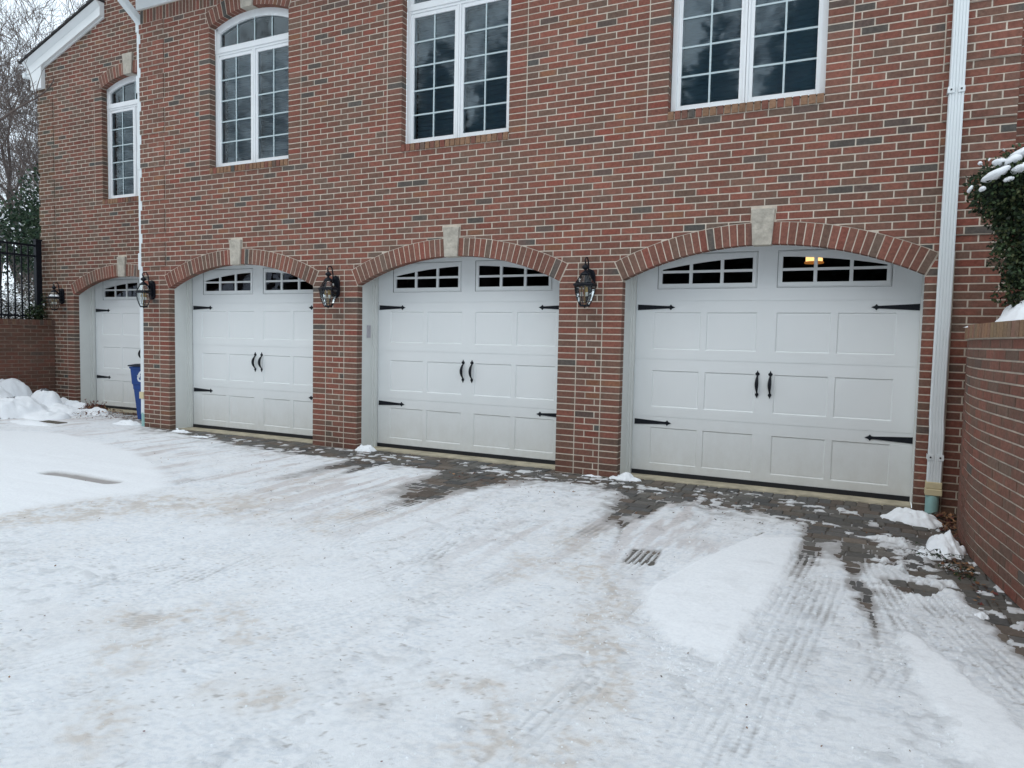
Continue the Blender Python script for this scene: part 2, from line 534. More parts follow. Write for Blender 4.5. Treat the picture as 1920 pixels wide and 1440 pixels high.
def voussoirs(y, cx, cz, R, aend, n, depth, hk, name='arch', warm=0.0, front=-.004):
    mb = MB(); P = planeY(y)
    # mortar bed behind the ring
    K = 28
    for i in range(K):
        a0 = -aend + 2 * aend * i / K; a1 = -aend + 2 * aend * (i + 1) / K
        q = [(cx + math.sin(a) * r, cz + math.cos(a) * r) for a, r in ((a0, R + .004), (a1, R + .004), (a1, R + .203), (a0, R + .203))]
        mb.face([P(p[0], p[1], -.001) for p in q], 0)
        mb.face([P(q[0][0], q[0][1], -.001), P(q[0][0], q[0][1], RD + .001), P(q[1][0], q[1][1], RD + .001), P(q[1][0], q[1][1], -.001)], 0)
    ka = hk / (R + .1)
    for sgn in (-1, 1):
        for i in range(n):
            a0 = ka + (aend - ka) * i / n; a1 = ka + (aend - ka) * (i + 1) / n
            jj = .0048 / R
            a0 += jj; a1 -= jj
            pts = [(a0, R), (a1, R), (a1, R + .2), (a0, R + .2)]
            poly = [(cx + sgn * math.sin(a) * r, cz + math.cos(a) * r) for a, r in pts]
            if sgn < 0: poly = poly[::-1]
            # ccw order from the front
            if sum((poly[(k + 1) % 4][0] - poly[k][0]) * (poly[(k + 1) % 4][1] + poly[k][1]) for k in range(4)) > 0:
                poly = poly[::-1]
            brick(mb, poly, P, front, RD - .002, bcol(warm))
    o = mb.build(name, [M['mortar'], M['brick']], house, color=True)
    kb = MB()
    zb = cz + R - .012; zt = cz + R + .325
    wb, wt = hk, hk * 1.25
    kb.prism([(cx - wb, zb), (cx + wb, zb), (cx + wt, zt), (cx - wt, zt)], y - .030, y + RD - .02)
    k = kb.build('keystone', M['stone'], o, bevel=.006)
    return o

# ---- main facade
def mstain(x, z, q):
    n = .5 + .5 * math.sin(x * 5.1 + 3 * math.sin(z * 4.3)) * math.sin(z * 6.1 + x * 1.7)
    a = max(0, 1 - z / .45) * (.25 + .35 * n)
    for c in WINS:
        if abs(x - c) < .8 and 2.7 < z < 3.59: a = max(a, (.22 * n) * (z - 2.7) / .9)
    a = max(a, .12 * max(0, math.sin(x * .9 + z * 1.3 + 2 * math.sin(x * .37))) * n)
    return tuple(v * (1 - a) + w * a for v, w in zip(q, (.085, .075, .060)))
wall = MB(); P0 = planeY(0)
dops = [(x, x + DW, 0, DSP, x + DW / 2, DCZ, DR) for x in DOORS]
wops = [(c - WW / 2, c + WW / 2, 3.60, WSP, c, WCZ, WR) for c in WINS]
sheet(wall, 0, XL, XR, 0, 3.2, dops)
sheet(wall, 0, XL, XR, 3.2, 7.2, wops)
dclips = []
for x in DOORS:
    dclips += [arch_clip(x + DW / 2, DCZ, DR + .2, DA), key_clip(x + DW / 2, .105, 2.68)]
wclips = []
for c in WINS:
    wclips += [arch_clip(c, WCZ, WR + .2, WA), key_clip(c, .12, 6.03)]
ST = .2035
K1 = 33
def quoin_on(k): return (81 - k) % 7 < 5 and k < 86   # rows of raised corner blocks
for k in range(0, K1):
    piers = [(XL, DOORS[0]), (DOORS[0] + DW, DOORS[1]), (DOORS[1] + DW, DOORS[2]), (DOORS[2] + DW, XR)]
    for i, (a, b) in enumerate(piers):
        l, r = a, b
        bk = RD - .004
        if i > 0:
            course(wall, P0, a, a + ST, k, phase=a, clips=dclips, back=bk, stain=mstain); l = a + ST + .0105
        if i < 3:
            course(wall, P0, b - ST, b, k, phase=b - ST, clips=dclips, back=bk, stain=mstain); r = b - ST - .0105
        course(wall, P0, l, r, k, phase=l + (.0 if k % 2 else BL / 2) , clips=dclips, stain=mstain)
for k in range(K1, 86):
    spans = [[XL, XR]]
    if quoin_on(k):
        wall.box(XL - .008, XL + .493, -.0125, .001, k * CO, (k + 1) * CO, 0)
        wall.box(XR - .526, XR - .004, -.0125, .001, k * CO, (k + 1) * CO, 0)
        course(wall, P0, XL - .012, XL + .497, k, front=-.016, stain=mstain)
        course(wall, P0, XR - .53, XR, k, front=-.016, stain=mstain)
        spans = [[XL + .507, XR - .54]]
    wrow = 53 <= k <= 81
    if wrow:
        out = []
        l, r = spans[0]
        cur = l
        for c in WINS:
            xl, xr = c - WW / 2, c + WW / 2
            out.append((cur, xl - ST - .0105))
            if k <= 80 or True:
                course(wall, P0, xl - ST, xl, k, phase=xl - ST, clips=wclips, back=RD - .004, stain=mstain)
                course(wall, P0, xr, xr + ST, k, phase=xr, clips=wclips, back=RD - .004, stain=mstain)
            cur = xr + ST + .0105
        out.append((cur, r))
        spans = out
    for a, b in spans:
        course(wall, P0, a, b, k, clips=dclips if k < 42 else wclips, stain=mstain)
# soldier course under the frieze, broken by the window arches
x = XL
while x < XR - .06:
    poly = [(x + J, 86 * CO + J), (x + CO - J, 86 * CO + J), (x + CO - J, 6.02 - J), (x + J, 6.02 - J)]
    polys = [poly]
    for c in wclips:
        polys = [q for p_ in polys for q in c(p_) if len(q) >= 3]
    for p_ in polys: brick(wall, p_, P0, 0, .012, bcol())
    x += CO
wall_main = wall.build('wall', [M['mortar'], M['brick']], house, color=True)

# ---- side return between main block and wing
sr = MB()
PS = lambda s, z, d: (XL + d, s, z)
sr.face([(XL + .007, .006, 0), (XL + .007, .006, 7.2), (XL + .007, WY, 7.2), (XL + .007, WY, 0)], 0)
for k in range(0, 100): course(sr, PS, .012, WY, k)
sr.build('wall', [M['mortar'], M['brick']], house, color=True)

# ---- left wing
def stain(x, z, q):
    q = tuple(v * w for v, w in zip(q, (.82, .89, .90)))
    a = max(0, min(1, (-4.95 - x) / .9)) * (1 - .4 * min(1, z / 6)) * .55 + max(0, .25 - z) * .8
    n = .5 + .5 * math.sin(x * 7.3 + z * 2.1) * math.sin(z * 3.7 + 1)
    a = min(.8, a * (.6 + .8 * n))
    g = (.085, .078, .045)
    return tuple(v * (1 - a) + w * a for v, w in zip(q, g))
wing = MB(); PW_ = planeY(WY)
def rake(x): return 6.715 + (x + 3.906) * .345 if x < -3.95 else 9.0
wd = (WDOOR, WDOOR + DW, 0, DSP, WDOOR + DW / 2, DCZ, DR)
ww = (WWIN - WW / 2, WWIN + WW / 2, 3.60, WSP, WWIN, WCZ, WR)
sheet(wing, WY, XWL, XL, 0, 3.2, [wd])
for a, b in [(XWL, -5.62), (-5.62, -3.95)]:
    pass
for (a, b, z0, z1) in ((XWL, ww[0] - .005, 3.2, 5.55), (ww[1] + .005, XL, 3.2, 5.55), (ww[0] - .005, ww[1] + .005, 3.2, 3.60)):
    wing.face([(a, WY + .0035, z0), (b, WY + .0035, z0), (b, WY + .0035, z1), (a, WY + .0035, z1)], 0)
for x_ in (ww[0] - .005, ww[1] + .005):
    wing.face([(x_, WY + .0035, 3.6), (x_, WY + RD, 3.6), (x_, WY + RD, 5.57), (x_, WY + .0035, 5.57)], 0)
# upper part following the rake, with the window head
xs = [XWL, -5.4, -5.0, -4.6, -4.2, WWIN - WW / 2] + [WWIN - WW / 2 + WW * i / 20 for i in range(1, 21)] + [-2.2, XL]
for a, b in zip(xs[:-1], xs[1:]):
    def lo(x): return max(5.55, WCZ + math.sqrt(WR * WR - (x - WWIN) ** 2) + .004) if abs(x - WWIN) <= WW / 2 + 1e-6 else 5.55
    hi_a, hi_b = (6.70 + (a + 3.906) * .345, 6.70 + (b + 3.906) * .345) if b <= -4.0 else (9, 9)
    if b > -4.15 and a < -4.1: hi_a = hi_b = 9
    wing.face([(a, WY + .0035, lo(a)), (b, WY + .0035, lo(b)), (b, WY + .0035, hi_b), (a, WY + .0035, hi_a)], 0)
gclips = [arch_clip(WDOOR + DW / 2, DCZ, DR + .2, DA), key_clip(WDOOR + DW / 2, .105, 2.68)]
vclips = [arch_clip(WWIN, WCZ, WR + .2, WA), key_clip(WWIN, .12, 6.03)]
def rake_clip(poly):
    if not poly: return []
    mx = sum(p[0] for p in poly) / len(poly); mz = sum(p[1] for p in poly) / len(poly)
    if mx > -4.13: return [clip(poly, 1, 0, -4.13)] if mz > 6.6 + (mx + 3.906) * .345 else [poly]
    # keep z <= 6.72 + .345 (x + 3.906)
    return [clip(poly, .345, -1, -(6.72 + .345 * 3.906))]
for k in range(0, 132):
    if k < K1:
        course(wing, PW_, WDOOR - ST, WDOOR, k, phase=WDOOR - ST, clips=gclips, back=RD - .004, stain=stain)
        course(wing, PW_, XWL, WDOOR - ST - .0105, k, phase=WDOOR - ST - .0105 + (0 if k % 2 else BL / 2), clips=gclips, stain=stain)
        course(wing, PW_, WDOOR + DW, WDOOR + DW + ST, k, phase=WDOOR + DW, clips=gclips, back=RD - .004, stain=stain)
        course(wing, PW_, WDOOR + DW + ST + .01, XL, k, stain=stain)
        continue
    a = XWL
    if quoin_on(k) and k < 85:
        wing.box(XWL - .010, XWL + .432, WY - .0125, WY + .001, k * CO, (k + 1) * CO, 0)
        course(wing, PW_, XWL - .014, XWL + .436, k, front=-.016, stain=stain); a = XWL + .446
    cl = (gclips if k < 42 else vclips) + ([rake_clip] if k > 82 else [])
    if 53 <= k <= 81:
        xl, xr = ww[0], ww[1]
        course(wing, PW_, xl - ST, xl, k, phase=xl - ST, clips=cl, back=RD - .004, stain=stain)
        course(wing, PW_, xr, xr + ST, k, phase=xr, clips=cl, back=RD - .004, stain=stain)
        course(wing, PW_, a, xl - ST - .0105, k, clips=cl, stain=stain)
        course(wing, PW_, xr + ST + .0105, XL, k, clips=cl, stain=stain)
    else:
        course(wing, PW_, a, XL, k, clips=cl, stain=stain)
# corner return of the wing
PWs = lambda s, z, d: (XWL + d, s, z)
wing.face([(XWL + .007, WY + .006, 0), (XWL + .007, WY + .006, 5.7), (XWL + .007, 5, 5.7), (XWL + .007, 5, 0)], 0)
wing.build('wall', [M['mortar'], M['brick']], house, color=True)

# ---- recessed wall past the right hand corner
rw = MB(); PR = planeY(.42)
rw.face([(XR - .3, .427, 0), (12.5, .427, 0), (12.5, .427, 7.2), (XR - .3, .427, 7.2)], 0)
for k in range(14, 100): course(rw, PR, XR - .3, 12.5, k, phase=.03 + (k % 2) * BL / 2)
PRs = lambda s, z, d: (XR - d, s, z)
rw.face([(XR - .007, .006, 0), (XR - .007, .43, 0), (XR - .007, .43, 7.2), (XR - .007, .006, 7.2)], 0)
for k in range(0, 100): course(rw, PRs, .012, .42, k)
rw.build('wall', [M['mortar'], M['brick']], house, color=True)

for x in DOORS: voussoirs(0, x + DW / 2, DCZ, DR, DA, 19, .2, .085)
voussoirs(WY, WDOOR + DW / 2, DCZ, DR, DA, 19, .2, .085)
for c in WINS: voussoirs(0, c, WCZ, WR, WA, 9, .2, .10)
voussoirs(WY, WWIN, WCZ, WR, WA, 9, .2, .10)

# ------------------------------------------------------------ windows
def arc_pts(cx, cz, R, x0, x1, n):
    return [(x0 + (x1 - x0) * i / n, cz + math.sqrt(max(R * R - (x0 + (x1 - x0) * i / n - cx) ** 2, 0))) for i in range(n + 1)]

def window(c, y):
    xl, xr = c - WW / 2, c + WW / 2
    f = MB()
    ya, yb = y + RD - .004, y + RD + .08
    FW = .055
    zb, zt = 3.665, 5.29
    f.box(xl + .003, xl + FW, ya, yb, zb + .045, WSP)                 # outer posts
    f.box(xr - FW, xr - .003, ya, yb, zb + .045, WSP)
    f.box(xl + .003, xr - .003, ya - .004, yb, zb, zb + .045)
    # curved head
    n = 20
    R1, R0 = WR + .002, WR - .095
    po = arc_pts(c, WCZ, R1, xl + .003, xr - .003, n)
    # curved head
    pi_ = arc_pts(c, WCZ, R0, xl + .085, xr - .085, n)
    for k in range(n):
        a, b, d, e = po[k], po[k + 1], pi_[k + 1], pi_[k]
        q = [e, d, b, a]
        f.prism(q, ya, yb)
    f.box(xl + FW, xl + .085, ya + .004, yb, zt, pi_[0][1] + .01)
    f.box(xr - .085, xr - FW, ya + .004, yb, zt, pi_[0][1] + .01)
    # transom bar in two steps
    f.box(xl + .003, xr - .003, ya - .006, yb, 5.225, 5.285)
    f.box(xl + FW, xr - FW, ya + .006, yb, 5.195, 5.225)
    f.box(xl + FW, xr - FW, ya + .003, yb, 5.285, 5.305)
    # mullion with a centre groove
    f.box(c - .026, c - .002, ya + .002, yb, zb + .045, 5.195)
    f.box(c + .002, c + .026, ya + .002, yb, zb + .045, 5.195)
    fr = f.build('window', M['frame'], house, bevel=.003)
    g = MB(); mu = MB()
    sash = MB()
    for (a, b) in ((xl + FW, c - .026), (c + .026, xr - FW)):
        s = .036
        y0, y1 = ya + .016, yb
        sash.box(a, a + s, y0, y1, zb + .045, 5.195)
        sash.box(b - s, b, y0, y1, zb + .045, 5.195)
        sash.box(a + s, b - s, y0, y1, zb + .045, zb + .045 + .045)
        sash.box(a + s, b - s, y0, y1, 5.195 - .045, 5.195)
        gx0, gx1, gz0, gz1 = a + s, b - s, zb + .09, 5.15
        g1 = MB(); yg = ya + .035
        g1.face([(gx0, yg, gz0), (gx1, yg, gz0), (gx1, yg, gz1), (gx0, yg, gz1)])
        g1.build('pane', M['glass'], fr)
        mu = MB()
        mx = (gx0 + gx1) / 2
        mu.box(mx - .0085, mx + .0085, yg - .012, yg - .004, gz0, gz1)
        for k in range(1, 5):
            zz = gz0 + (gz1 - gz0) * k / 5
            mu.box(gx0, mx - .0085, yg - .011, yg - .004, zz - .0085, zz + .0085)
            mu.box(mx + .0085, gx1, yg - .011, yg - .004, zz - .0085, zz + .0085)
        mu.build('muntin_grid', M['muntin'], fr)
    sash.build('sash', M['frame'], fr, bevel=.003)
    # transom light
    yg = ya + .035
    top = arc_pts(c, WCZ, R0 + .004, xl + .085, xr - .085, 16)
    g2 = MB()
    g2.face([(xl + .085, yg, 5.30), (xr - .085, yg, 5.30)] + [(p[0], yg, p[1]) for p in reversed(top)])
    g2.build('pane', M['glass'], fr)
    for t in (.25, .5, .75):
        mu = MB()
        xx = xl + .085 + (WW - .17) * t
        zz = WCZ + math.sqrt(R0 ** 2 - (xx - c) ** 2)
        mu.box(xx - .0085, xx + .0085, yg - .012, yg - .004, 5.305, zz)
        mu.build('muntin', M['muntin'], fr)
    # pleated shade behind
    b = MB(); n = 60
    zz = [3.72 + (5.24 - 3.72) * k / n for k in range(n + 1)]
    for k in range(n):
        ya_, yb_ = (y + .262, y + .240) if k % 2 else (y + .240, y + .262)
        b.face([(xl + .06, ya_, zz[k]), (xr - .06, ya_, zz[k]), (xr - .06, yb_, zz[k + 1]), (xl + .06, yb_, zz[k + 1])])
    b.build('blind', M['blind'], fr)
    # dark room box
    rbx = MB()
    rbx.box(xl - .1, xr + .1, y + .27, y + 1.6, 3.4, 6.1)
    rbx.f = rbx.f[1:] + rbx.f[:0]; rbx.m = rbx.m[1:]; rbx.c = rbx.c[1:]
    rbx.build('room_lining', M['dark'], fr)
    # rowlock sill
    s = MB()
    s.face([(xl, y + .002, 3.59), (xr, y + .002, 3.59), (xr, y + .002, 3.655), (xl, y + .002, 3.655)], 0)
    s.face([(xl, y - .004, 3.668), (xr, y - .004, 3.668), (xr, y + .13, 3.69), (xl, y + .13, 3.69)], 0)
    nb = 21
    for k in range(nb):
        a = xl + WW * k / nb + J; e = xl + WW * (k + 1) / nb - J
        brick(s, [(a, 3.592), (e, 3.592), (e, 3.672), (a, 3.672)], planeY(y), -.014, .02, bcol(.55))
        ca, cb = bcol(.55)
        s.face([(a, y - .012, 3.673), (e, y - .012, 3.673), (e, y + .12, 3.693), (a, y + .12, 3.693)], 1, ca)
    s.build('sill', [M['mortar'], M['brick']], fr, color=True)
    return fr
for c in WINS: window(c, 0)
window(WWIN, WY)

# ------------------------------------------------------------ garage doors
ZS = [.052, .633, 1.242, 1.851]
PX = [(.230, .723), (.780, 1.275), (1.455, 1.948), (2.005, 2.501)]
def garage_door(xo, y, full=True):
    Y = y + .3755
    d = MB()
    x0, x1 = xo + .035, xo + DW - .012 + .02
    def F(a, b, z0, z1, yy=Y): d.face([(a, yy, z0), (b, yy, z0), (b, yy, z1), (a, yy, z1)])
    g = .0026
    for k in range(4):
        z0 = ZS[k] + (g if k else 0); z1 = (ZS[k + 1] - g) if k < 3 else 2.62
        if k < 3:
            pz0, pz1 = (ZS[k] if k else .028) + .103, (ZS[k] if k else .028) + .490
            if k == 2: pz0, pz1 = ZS[k] + .103, ZS[k] + .492
            F(x0, x1, z0, pz0); F(x0, x1, pz1, z1)
            cur = x0
            for a, b in PX:
                a, b = xo + a, xo + b
                F(cur, a, pz0, pz1)
                bv, dp = .010, .011
                q = [(a, pz0), (b, pz0), (b, pz1), (a, pz1)]
                r = [(a + bv, pz0 + bv), (b - bv, pz0 + bv), (b - bv, pz1 - bv), (a + bv, pz1 - bv)]
                for i in range(4):
                    j = (i + 1) % 4
                    d.face([(q[i][0], Y, q[i][1]), (q[j][0], Y, q[j][1]), (r[j][0], Y + dp, r[j][1]), (r[i][0], Y + dp, r[i][1])])
                # raised field comes part of the way back
                s = [(a + .02, pz0 + .02), (b - .02, pz0 + .02), (b - .02, pz1 - .02), (a + .02, pz1 - .02)]
                for i in range(4):
                    j = (i + 1) % 4
                    d.face([(r[i][0], Y + dp, r[i][1]), (r[j][0], Y + dp, r[j][1]), (s[j][0], Y + dp - .002, s[j][1]), (s[i][0], Y + dp - .002, s[i][1])])
                d.face([(p[0], Y + dp - .002, p[1]) for p in s])
                cur = b
            F(cur, x1, pz0, pz1)
        else:
            wz0 = 1.975
            F(x0, x1, z0, wz0)
            wins = [(xo + .262, xo + 1.262), (xo + 1.448, xo + 2.448)]
            cur = x0
            for a, b in wins:
                F(cur, a, wz0, 2.337); cur = b
            F(cur, x1, wz0, 2.337); F(x0, x1, 2.337, z1)
    for k in range(1, 4):       # section joints
        z = ZS[k]
        d.face([(x0, Y + .005, z - g), (x1, Y + .005, z - g), (x1, Y + .005, z + g), (x0, Y + .005, z + g)])
        d.face([(x0, Y, z - g), (x1, Y, z - g), (x1, Y + .005, z - g), (x0, Y + .005, z - g)])
        d.face([(x0, Y, z + g), (x0, Y + .005, z + g), (x1, Y + .005, z + g), (x1, Y, z + g)])
    door = d.build('garage_door', M['door'], house)
    # windows of the top section
    cxm = xo + 1.355
    RA = 5.4; CZA = 2.279 - RA
    za = lambda x: CZA + math.sqrt(RA * RA - (x - cxm) ** 2)
    for (a, b) in ((xo + .262, xo + 1.262), (xo + 1.448, xo + 2.448)):
        f = MB(); yo = Y - .006; yi = Y + .022; z0, z1 = 1.975, 2.335
        ga, gb, gz = a + .047, b - .047, 2.028
        mo = .014
        # stepped moulding: outer shadow groove then raised band
        f.box(a + .003, b - .003, yo + .010, yi, z0 + .003, z0 + mo)
        f.box(a + .003, a + mo, yo + .010, yi, z0 + mo, z1)
        f.box(b - mo, b - .003, yo + .010, yi, z0 + mo, z1)
        f.box(a + mo, b - mo, yo + .010, yi, z1 - .010, z1)
        z1 -= .010
        f.box(a + mo, b - mo, yo, yi, z0 + mo, gz)
        f.box(a + mo, ga, yo, yi, gz, z1)
        f.box(gb, b - mo, yo, yi, gz, z1)
        n = 14
        for k in range(n):
            p, q = ga + (gb - ga) * k / n, ga + (gb - ga) * (k + 1) / n
            f.prism([(p, za(p)), (q, za(q)), (q, z1), (p, z1)], yo, yi)
        w3 = (gb - ga - 2 * .032) / 3
        for i in (1, 2):
            xx = ga + w3 * i + .032 * (i - 1)
            f.box(xx, xx + .032, yo + .003, yi, gz, min(za(xx), za(xx + .032)) + .004)
        zm = 2.138
        for i in range(3):
            xx = ga + (w3 + .032) * i
            f.box(xx, xx + w3, yo + .003, yi, zm, zm + .026)
        f.build('window_frame', M['door'], door, bevel=.002)
        p = MB(); n = 14
        p.face([(ga, Y + .012, gz), (gb, Y + .012, gz)] + [(gb + (ga - gb) * k / n, Y + .012, za(gb + (ga - gb) * k / n)) for k in range(n + 1)])
        p.build('window_pane', M['dglass'], door)
    # hinges
    for side in (0, 1):
        for z in (1.785, .570):
            h = MB()
            pts = [(0, .026), (0, -.026), (.305, -.011), (.318, -.012), (.330, -.026), (.343, -.012), (.350, -.009), (.372, 0), (.350, .009), (.343, .012), (.330, .026), (.318, .012), (.305, .011)]
            pts = [(p[0] * 1.065, p[1] * 1.14) for p in pts]
            if side == 0: poly = [(xo + .058 + p[0], z + p[1]) for p in pts]
            else: poly = [(xo + DW - .010 - p[0], z + p[1]) for p in pts][::-1]
            h.prism(poly, Y - .007, Y + .001)
            for q in (.05, .2):
                hx = xo + .058 + q if side == 0 else xo + DW - .010 - q
                h.lathe([(.0001, Y - .0), (.007, Y - .0)], hx, z, 6)
                h.v[-12:] = [(v[0], Y - .007 - (.003 if i < 6 else 0), v[1]) for i, v in enumerate(h.v[-12:])]
            h.build('hinge', M['black'], door)
    # pull handles: spade, bow, spade
    for hx in (xo + 1.302, xo + 1.424):
        h = MB()
        z0, z1 = .905, 1.152
        zc = 1.028
        for zz, s, kx in ((z1 - .035, 1, 1.0), (z0 + .022, -1, .8)):
            pl = [(-.006, -.012 * s), (.006, -.012 * s), (.020 * kx, .002 * s), (.020 * kx, .014 * s), (.007, .026 * s), (.004, .034 * s), (0, .044 * s), (-.004, .034 * s), (-.007, .026 * s), (-.020 * kx, .014 * s), (-.020 * kx, .002 * s)]
            if s < 0: pl = pl[::-1]
            h.prism([(hx + a, zz + b) for a, b in pl], Y - .008, Y + .001)
        pts = []; rr = []
        for k in range(11):
            t = k / 10
            pts.append((hx, Y - .006 - .045 * math.sin(PI * t) ** .8, z1 - .045 - (z1 - z0 - .075) * t))
            rr.append(.0075 + .0105 * math.sin(PI * min(1, t * 1.05)))
        h.tube(pts, rr, 8)
        h.build('handle', M['black'], door, smooth=False)
    s = MB(); s.box(x0, x1, Y - .010, Y + .03, .002, .051)
    s.build('weather_seal', M['rubber'], door)
    # frame, stops and threshold
    j = MB()
    yj0, yj1 = y + RD - .001, y + .40
    j.box(xo - .03, xo - .002, yj0, yj1, 0.006, 2.60)
    j.box(xo + DW + .002, xo + DW + .03, yj0, yj1, .006, 2.60)
    j.box(xo - .002, xo + .040, y + .325, y + .368, .006, 2.60)
    j.box(xo - .002, xo + .020, y + .300, y + .325, .006, 2.60)
    j.box(xo + DW - .008, xo + DW + .002, y + .325, y + .368, .006, 2.60)
    j.box(xo - .03, xo + DW + .03, y + .12, yj1, 2.60, 2.66)
    j.build('door_jamb', M['jamb'], house)
    t = MB()
    t.box(xo + .002, xo + DW - .002, y + .135, y + .45, -.05, .006)
    t.build('threshold', M['concrete'], house)
    return door
for x in DOORS: garage_door(x, 0)
garage_door(WDOOR, WY)
# garage interior lining so that the panes look into a dark room
gi = MB()
def room(mb, x0, x1, y0, y1, z0, z1):
    mb.face([(x0, y0, z0), (x0, y1, z0), (x0, y1, z1), (x0, y0, z1)]); mb.face([(x1, y1, z0), (x1, y0, z0), (x1, y0, z1), (x1, y1, z1)])
    mb.face([(x0, y1, z0), (x1, y1, z0), (x1, y1, z1), (x0, y1, z1)]); mb.face([(x0, y0, z1), (x0, y1, z1), (x1, y1, z1), (x1, y0, z1)])
    mb.face([(x0, y0, z0), (x1, y0, z0), (x1, y1, z0), (x0, y1, z0)])
    mb.face([(x0, y0 + .02, 2.62), (x1, y0 + .02, 2.62), (x1, y0 + .02, z1), (x0, y0 + .02, z1)])
room(gi, -1.5, 8.9, .44, 6.5, -.01, 3.0)
gi.build('garage_room', M['dark'], house)
gi = MB(); room(gi, -5.6, -1.7, WY + .44, 6.5, -.01, 3.0)
gi.build('garage_room', M['dark'], house)

# ------------------------------------------------------------ eaves, rake, roof
e = MB()
e.box(XL - .045, XR + .05, -.035, .0, 6.022, 6.30)
e.box(XL - .045, XR + .05, -.050, -.035, 6.20, 6.30)
e.build('frieze_board', M['white'], house, bevel=.004)
e = MB(); e.box(XL - .2, XR + .25, -.50, -.02, 6.30, 6.34); e.box(XL - .2, XR + .25, -.52, -.50, 6.26, 6.46)
e.build('soffit', M['white'], house)
e = MB(); e.box(XL - .22, XR + .27, -.65, -.522, 6.36, 6.48)
e.build('gutter', M['downspout'], house)
e = MB(); e.prism([(-.56, 6.47), (6.0, 9.6), (6.0, 9.68), (-.56, 6.52)], XL - .25, XR + .3)
e.v = [(y_, x_, z_) for (x_, y_, z_) in e.v]
e.f = [f[::-1] for f in e.f]
e.build('roof', M['shingle'], house)

S = .345
def zr(x): return 6.715 + (x + 3.906) * S
rk = MB()
xa, xb = -6.0, -3.906
# raking fascia in two steps and its soffit return
rk.prism([(-5.90, zr(-5.90)), (xb, zr(xb)), (xb, zr(xb) + .15), (xa, zr(xa) + .15), (xa, zr(xa) + .05)], WY - .085, WY + .02)
cz_ = [(xa - .02, WY - .085, zr(xa - .02) + .15), (xb, WY - .085, zr(xb) + .15), (xb, WY + .02, zr(xb) + .15), (xa - .02, WY + .02, zr(xa - .02) + .15),
       (xa - .02, WY - .155, zr(xa - .02) + .235), (xb, WY - .155, zr(xb) + .235), (xb, WY + .02, zr(xb) + .235), (xa - .02, WY + .02, zr(xa - .02) + .235)]
rk.idx(cz_, [(0, 1, 5, 4), (1, 2, 6, 5), (2, 3, 7, 6), (3, 0, 4, 7), (4, 5, 6, 7), (3, 2, 1, 0)])
rk.prism([(-5.9, zr(-5.9) - .02), (xb, zr(xb) - .02), (xb, zr(xb)), (-5.9, zr(-5.9))], WY - .03, WY + .01)
rk.build('rake_board', M['white'], house, bevel=.004)
cb = MB()
cb.prism([(-5.90, 5.745), (-5.585, 5.745), (-5.585, zr(-5.585)), (-5.90, zr(-5.9))], WY - .075, WY + .35)
cb.prism([(-6.02, 6.01), (-5.90, 5.95), (-5.90, zr(-5.9)), (-6.02, zr(-6.02) + .05)], WY - .07, WY + .35)
cb.build('cornice_return', M['white'], house, bevel=.004)
rf = MB()
n = 11
for k in range(n):
    a = xa - .05 + (xb + .02 - xa + .05) * k / n; b = xa - .05 + (xb + .02 - xa + .05) * (k + 1) / n
    rf.prism([(a - .03, zr(a) + .236), (b, zr(b) + .236), (b, zr(b) + .262), (a - .03, zr(a) + .272)], WY - .18 - .006 * (k % 2), 4.5)
rf.build('roof', M['shingle'], house)
gt = MB()
gt.box(-6.10, -6.025, WY - .10, 4.5, 5.99, 6.07)
gt.build('gutter', M['downspout'], house)

# ------------------------------------------------------------ downspouts
def rect_path(mb, pts, wx, wy, grooves=0):
    """rectangular tube; pts with explicit frames (pos, xdir, ydir)"""
    rings = []
    for (p, ux, uy) in pts:
        p = Vector(p); ux = Vector(ux).normalized(); uy = Vector(uy).normalized()
        ring = []
        prof = []
        if grooves:
            prof.append((-1, 1)); prof.append((-1, -.75)); prof.append((-.86, -1))
            for g in range(grooves):
                c = -.6 + 1.2 * g / (grooves - 1)
                w = .055
                prof += [(c - w, -1), (c - w * .5, -.86), (c + w * .5, -.86), (c + w, -1)]
            prof += [(.86, -1), (1, -.75), (1, 1)]
        else:
            prof = [(-1, 1), (-1, -.7), (-.8, -1), (.8, -1), (1, -.7), (1, 1)]
        for a, b in prof: ring.append(tuple(p + ux * a * wx + uy * b * wy))
        rings.append(ring)
    n = len(rings[0]); i = len(mb.v)
    for r in rings: mb.v.extend(r)
    for k in range(len(rings) - 1):
        for j in range(n):
            mb.f.append((i + k * n + j, i + k * n + (j + 1) % n, i + (k + 1) * n + (j + 1) % n, i + (k + 1) * n + j)); mb.m.append(0); mb.c.append([(1, 1, 1)] * 4)

ds = MB()
X0 = 8.528
fr = lambda x, y, z: ((x, y, z), (1, 0, 0), (0, 1, 0))
rect_path(ds, [fr(X0, -.075, .28), fr(X0 + .002, -.075, .70), fr(X0 - .004, -.068, .82), fr(X0 + .002, -.070, 3.2), fr(X0 + .004, -.070, 6.15), fr(X0 + .004, -.25, 6.32)], .055, .040, 4)
dsp = ds.build('downspout', M['downspout'], house)
for z in (3.54, .495):
    b = MB()
    for s in (-1, 1):
        b.box(X0 + s * .036 - .024, X0 + s * .036 + .024, -.120, -.1115, z - .026, z + .026)
        b.box(X0 + s * .0605 - .0015, X0 + s * .0605 + .0015, -.120, -.018, z - .020, z + .020)
    b.build('strap', M['downspout'], dsp, bevel=.003)
    for s in (-1, 1):
        b = MB()
        b.tube([(X0 + s * .036, -.125, z), (X0 + s * .036, -.119, z)], .0075, 8)
        b.build('screw', M['rubber'], dsp)
b = MB()
b.box(X0 - .061, X0 + .061, -.125, -.022, .225, .285)
b.box(X0 - .064, X0 + .064, -.130, -.018, .170, .225)
b.build('collar', M['yellow'], dsp, bevel=.006)
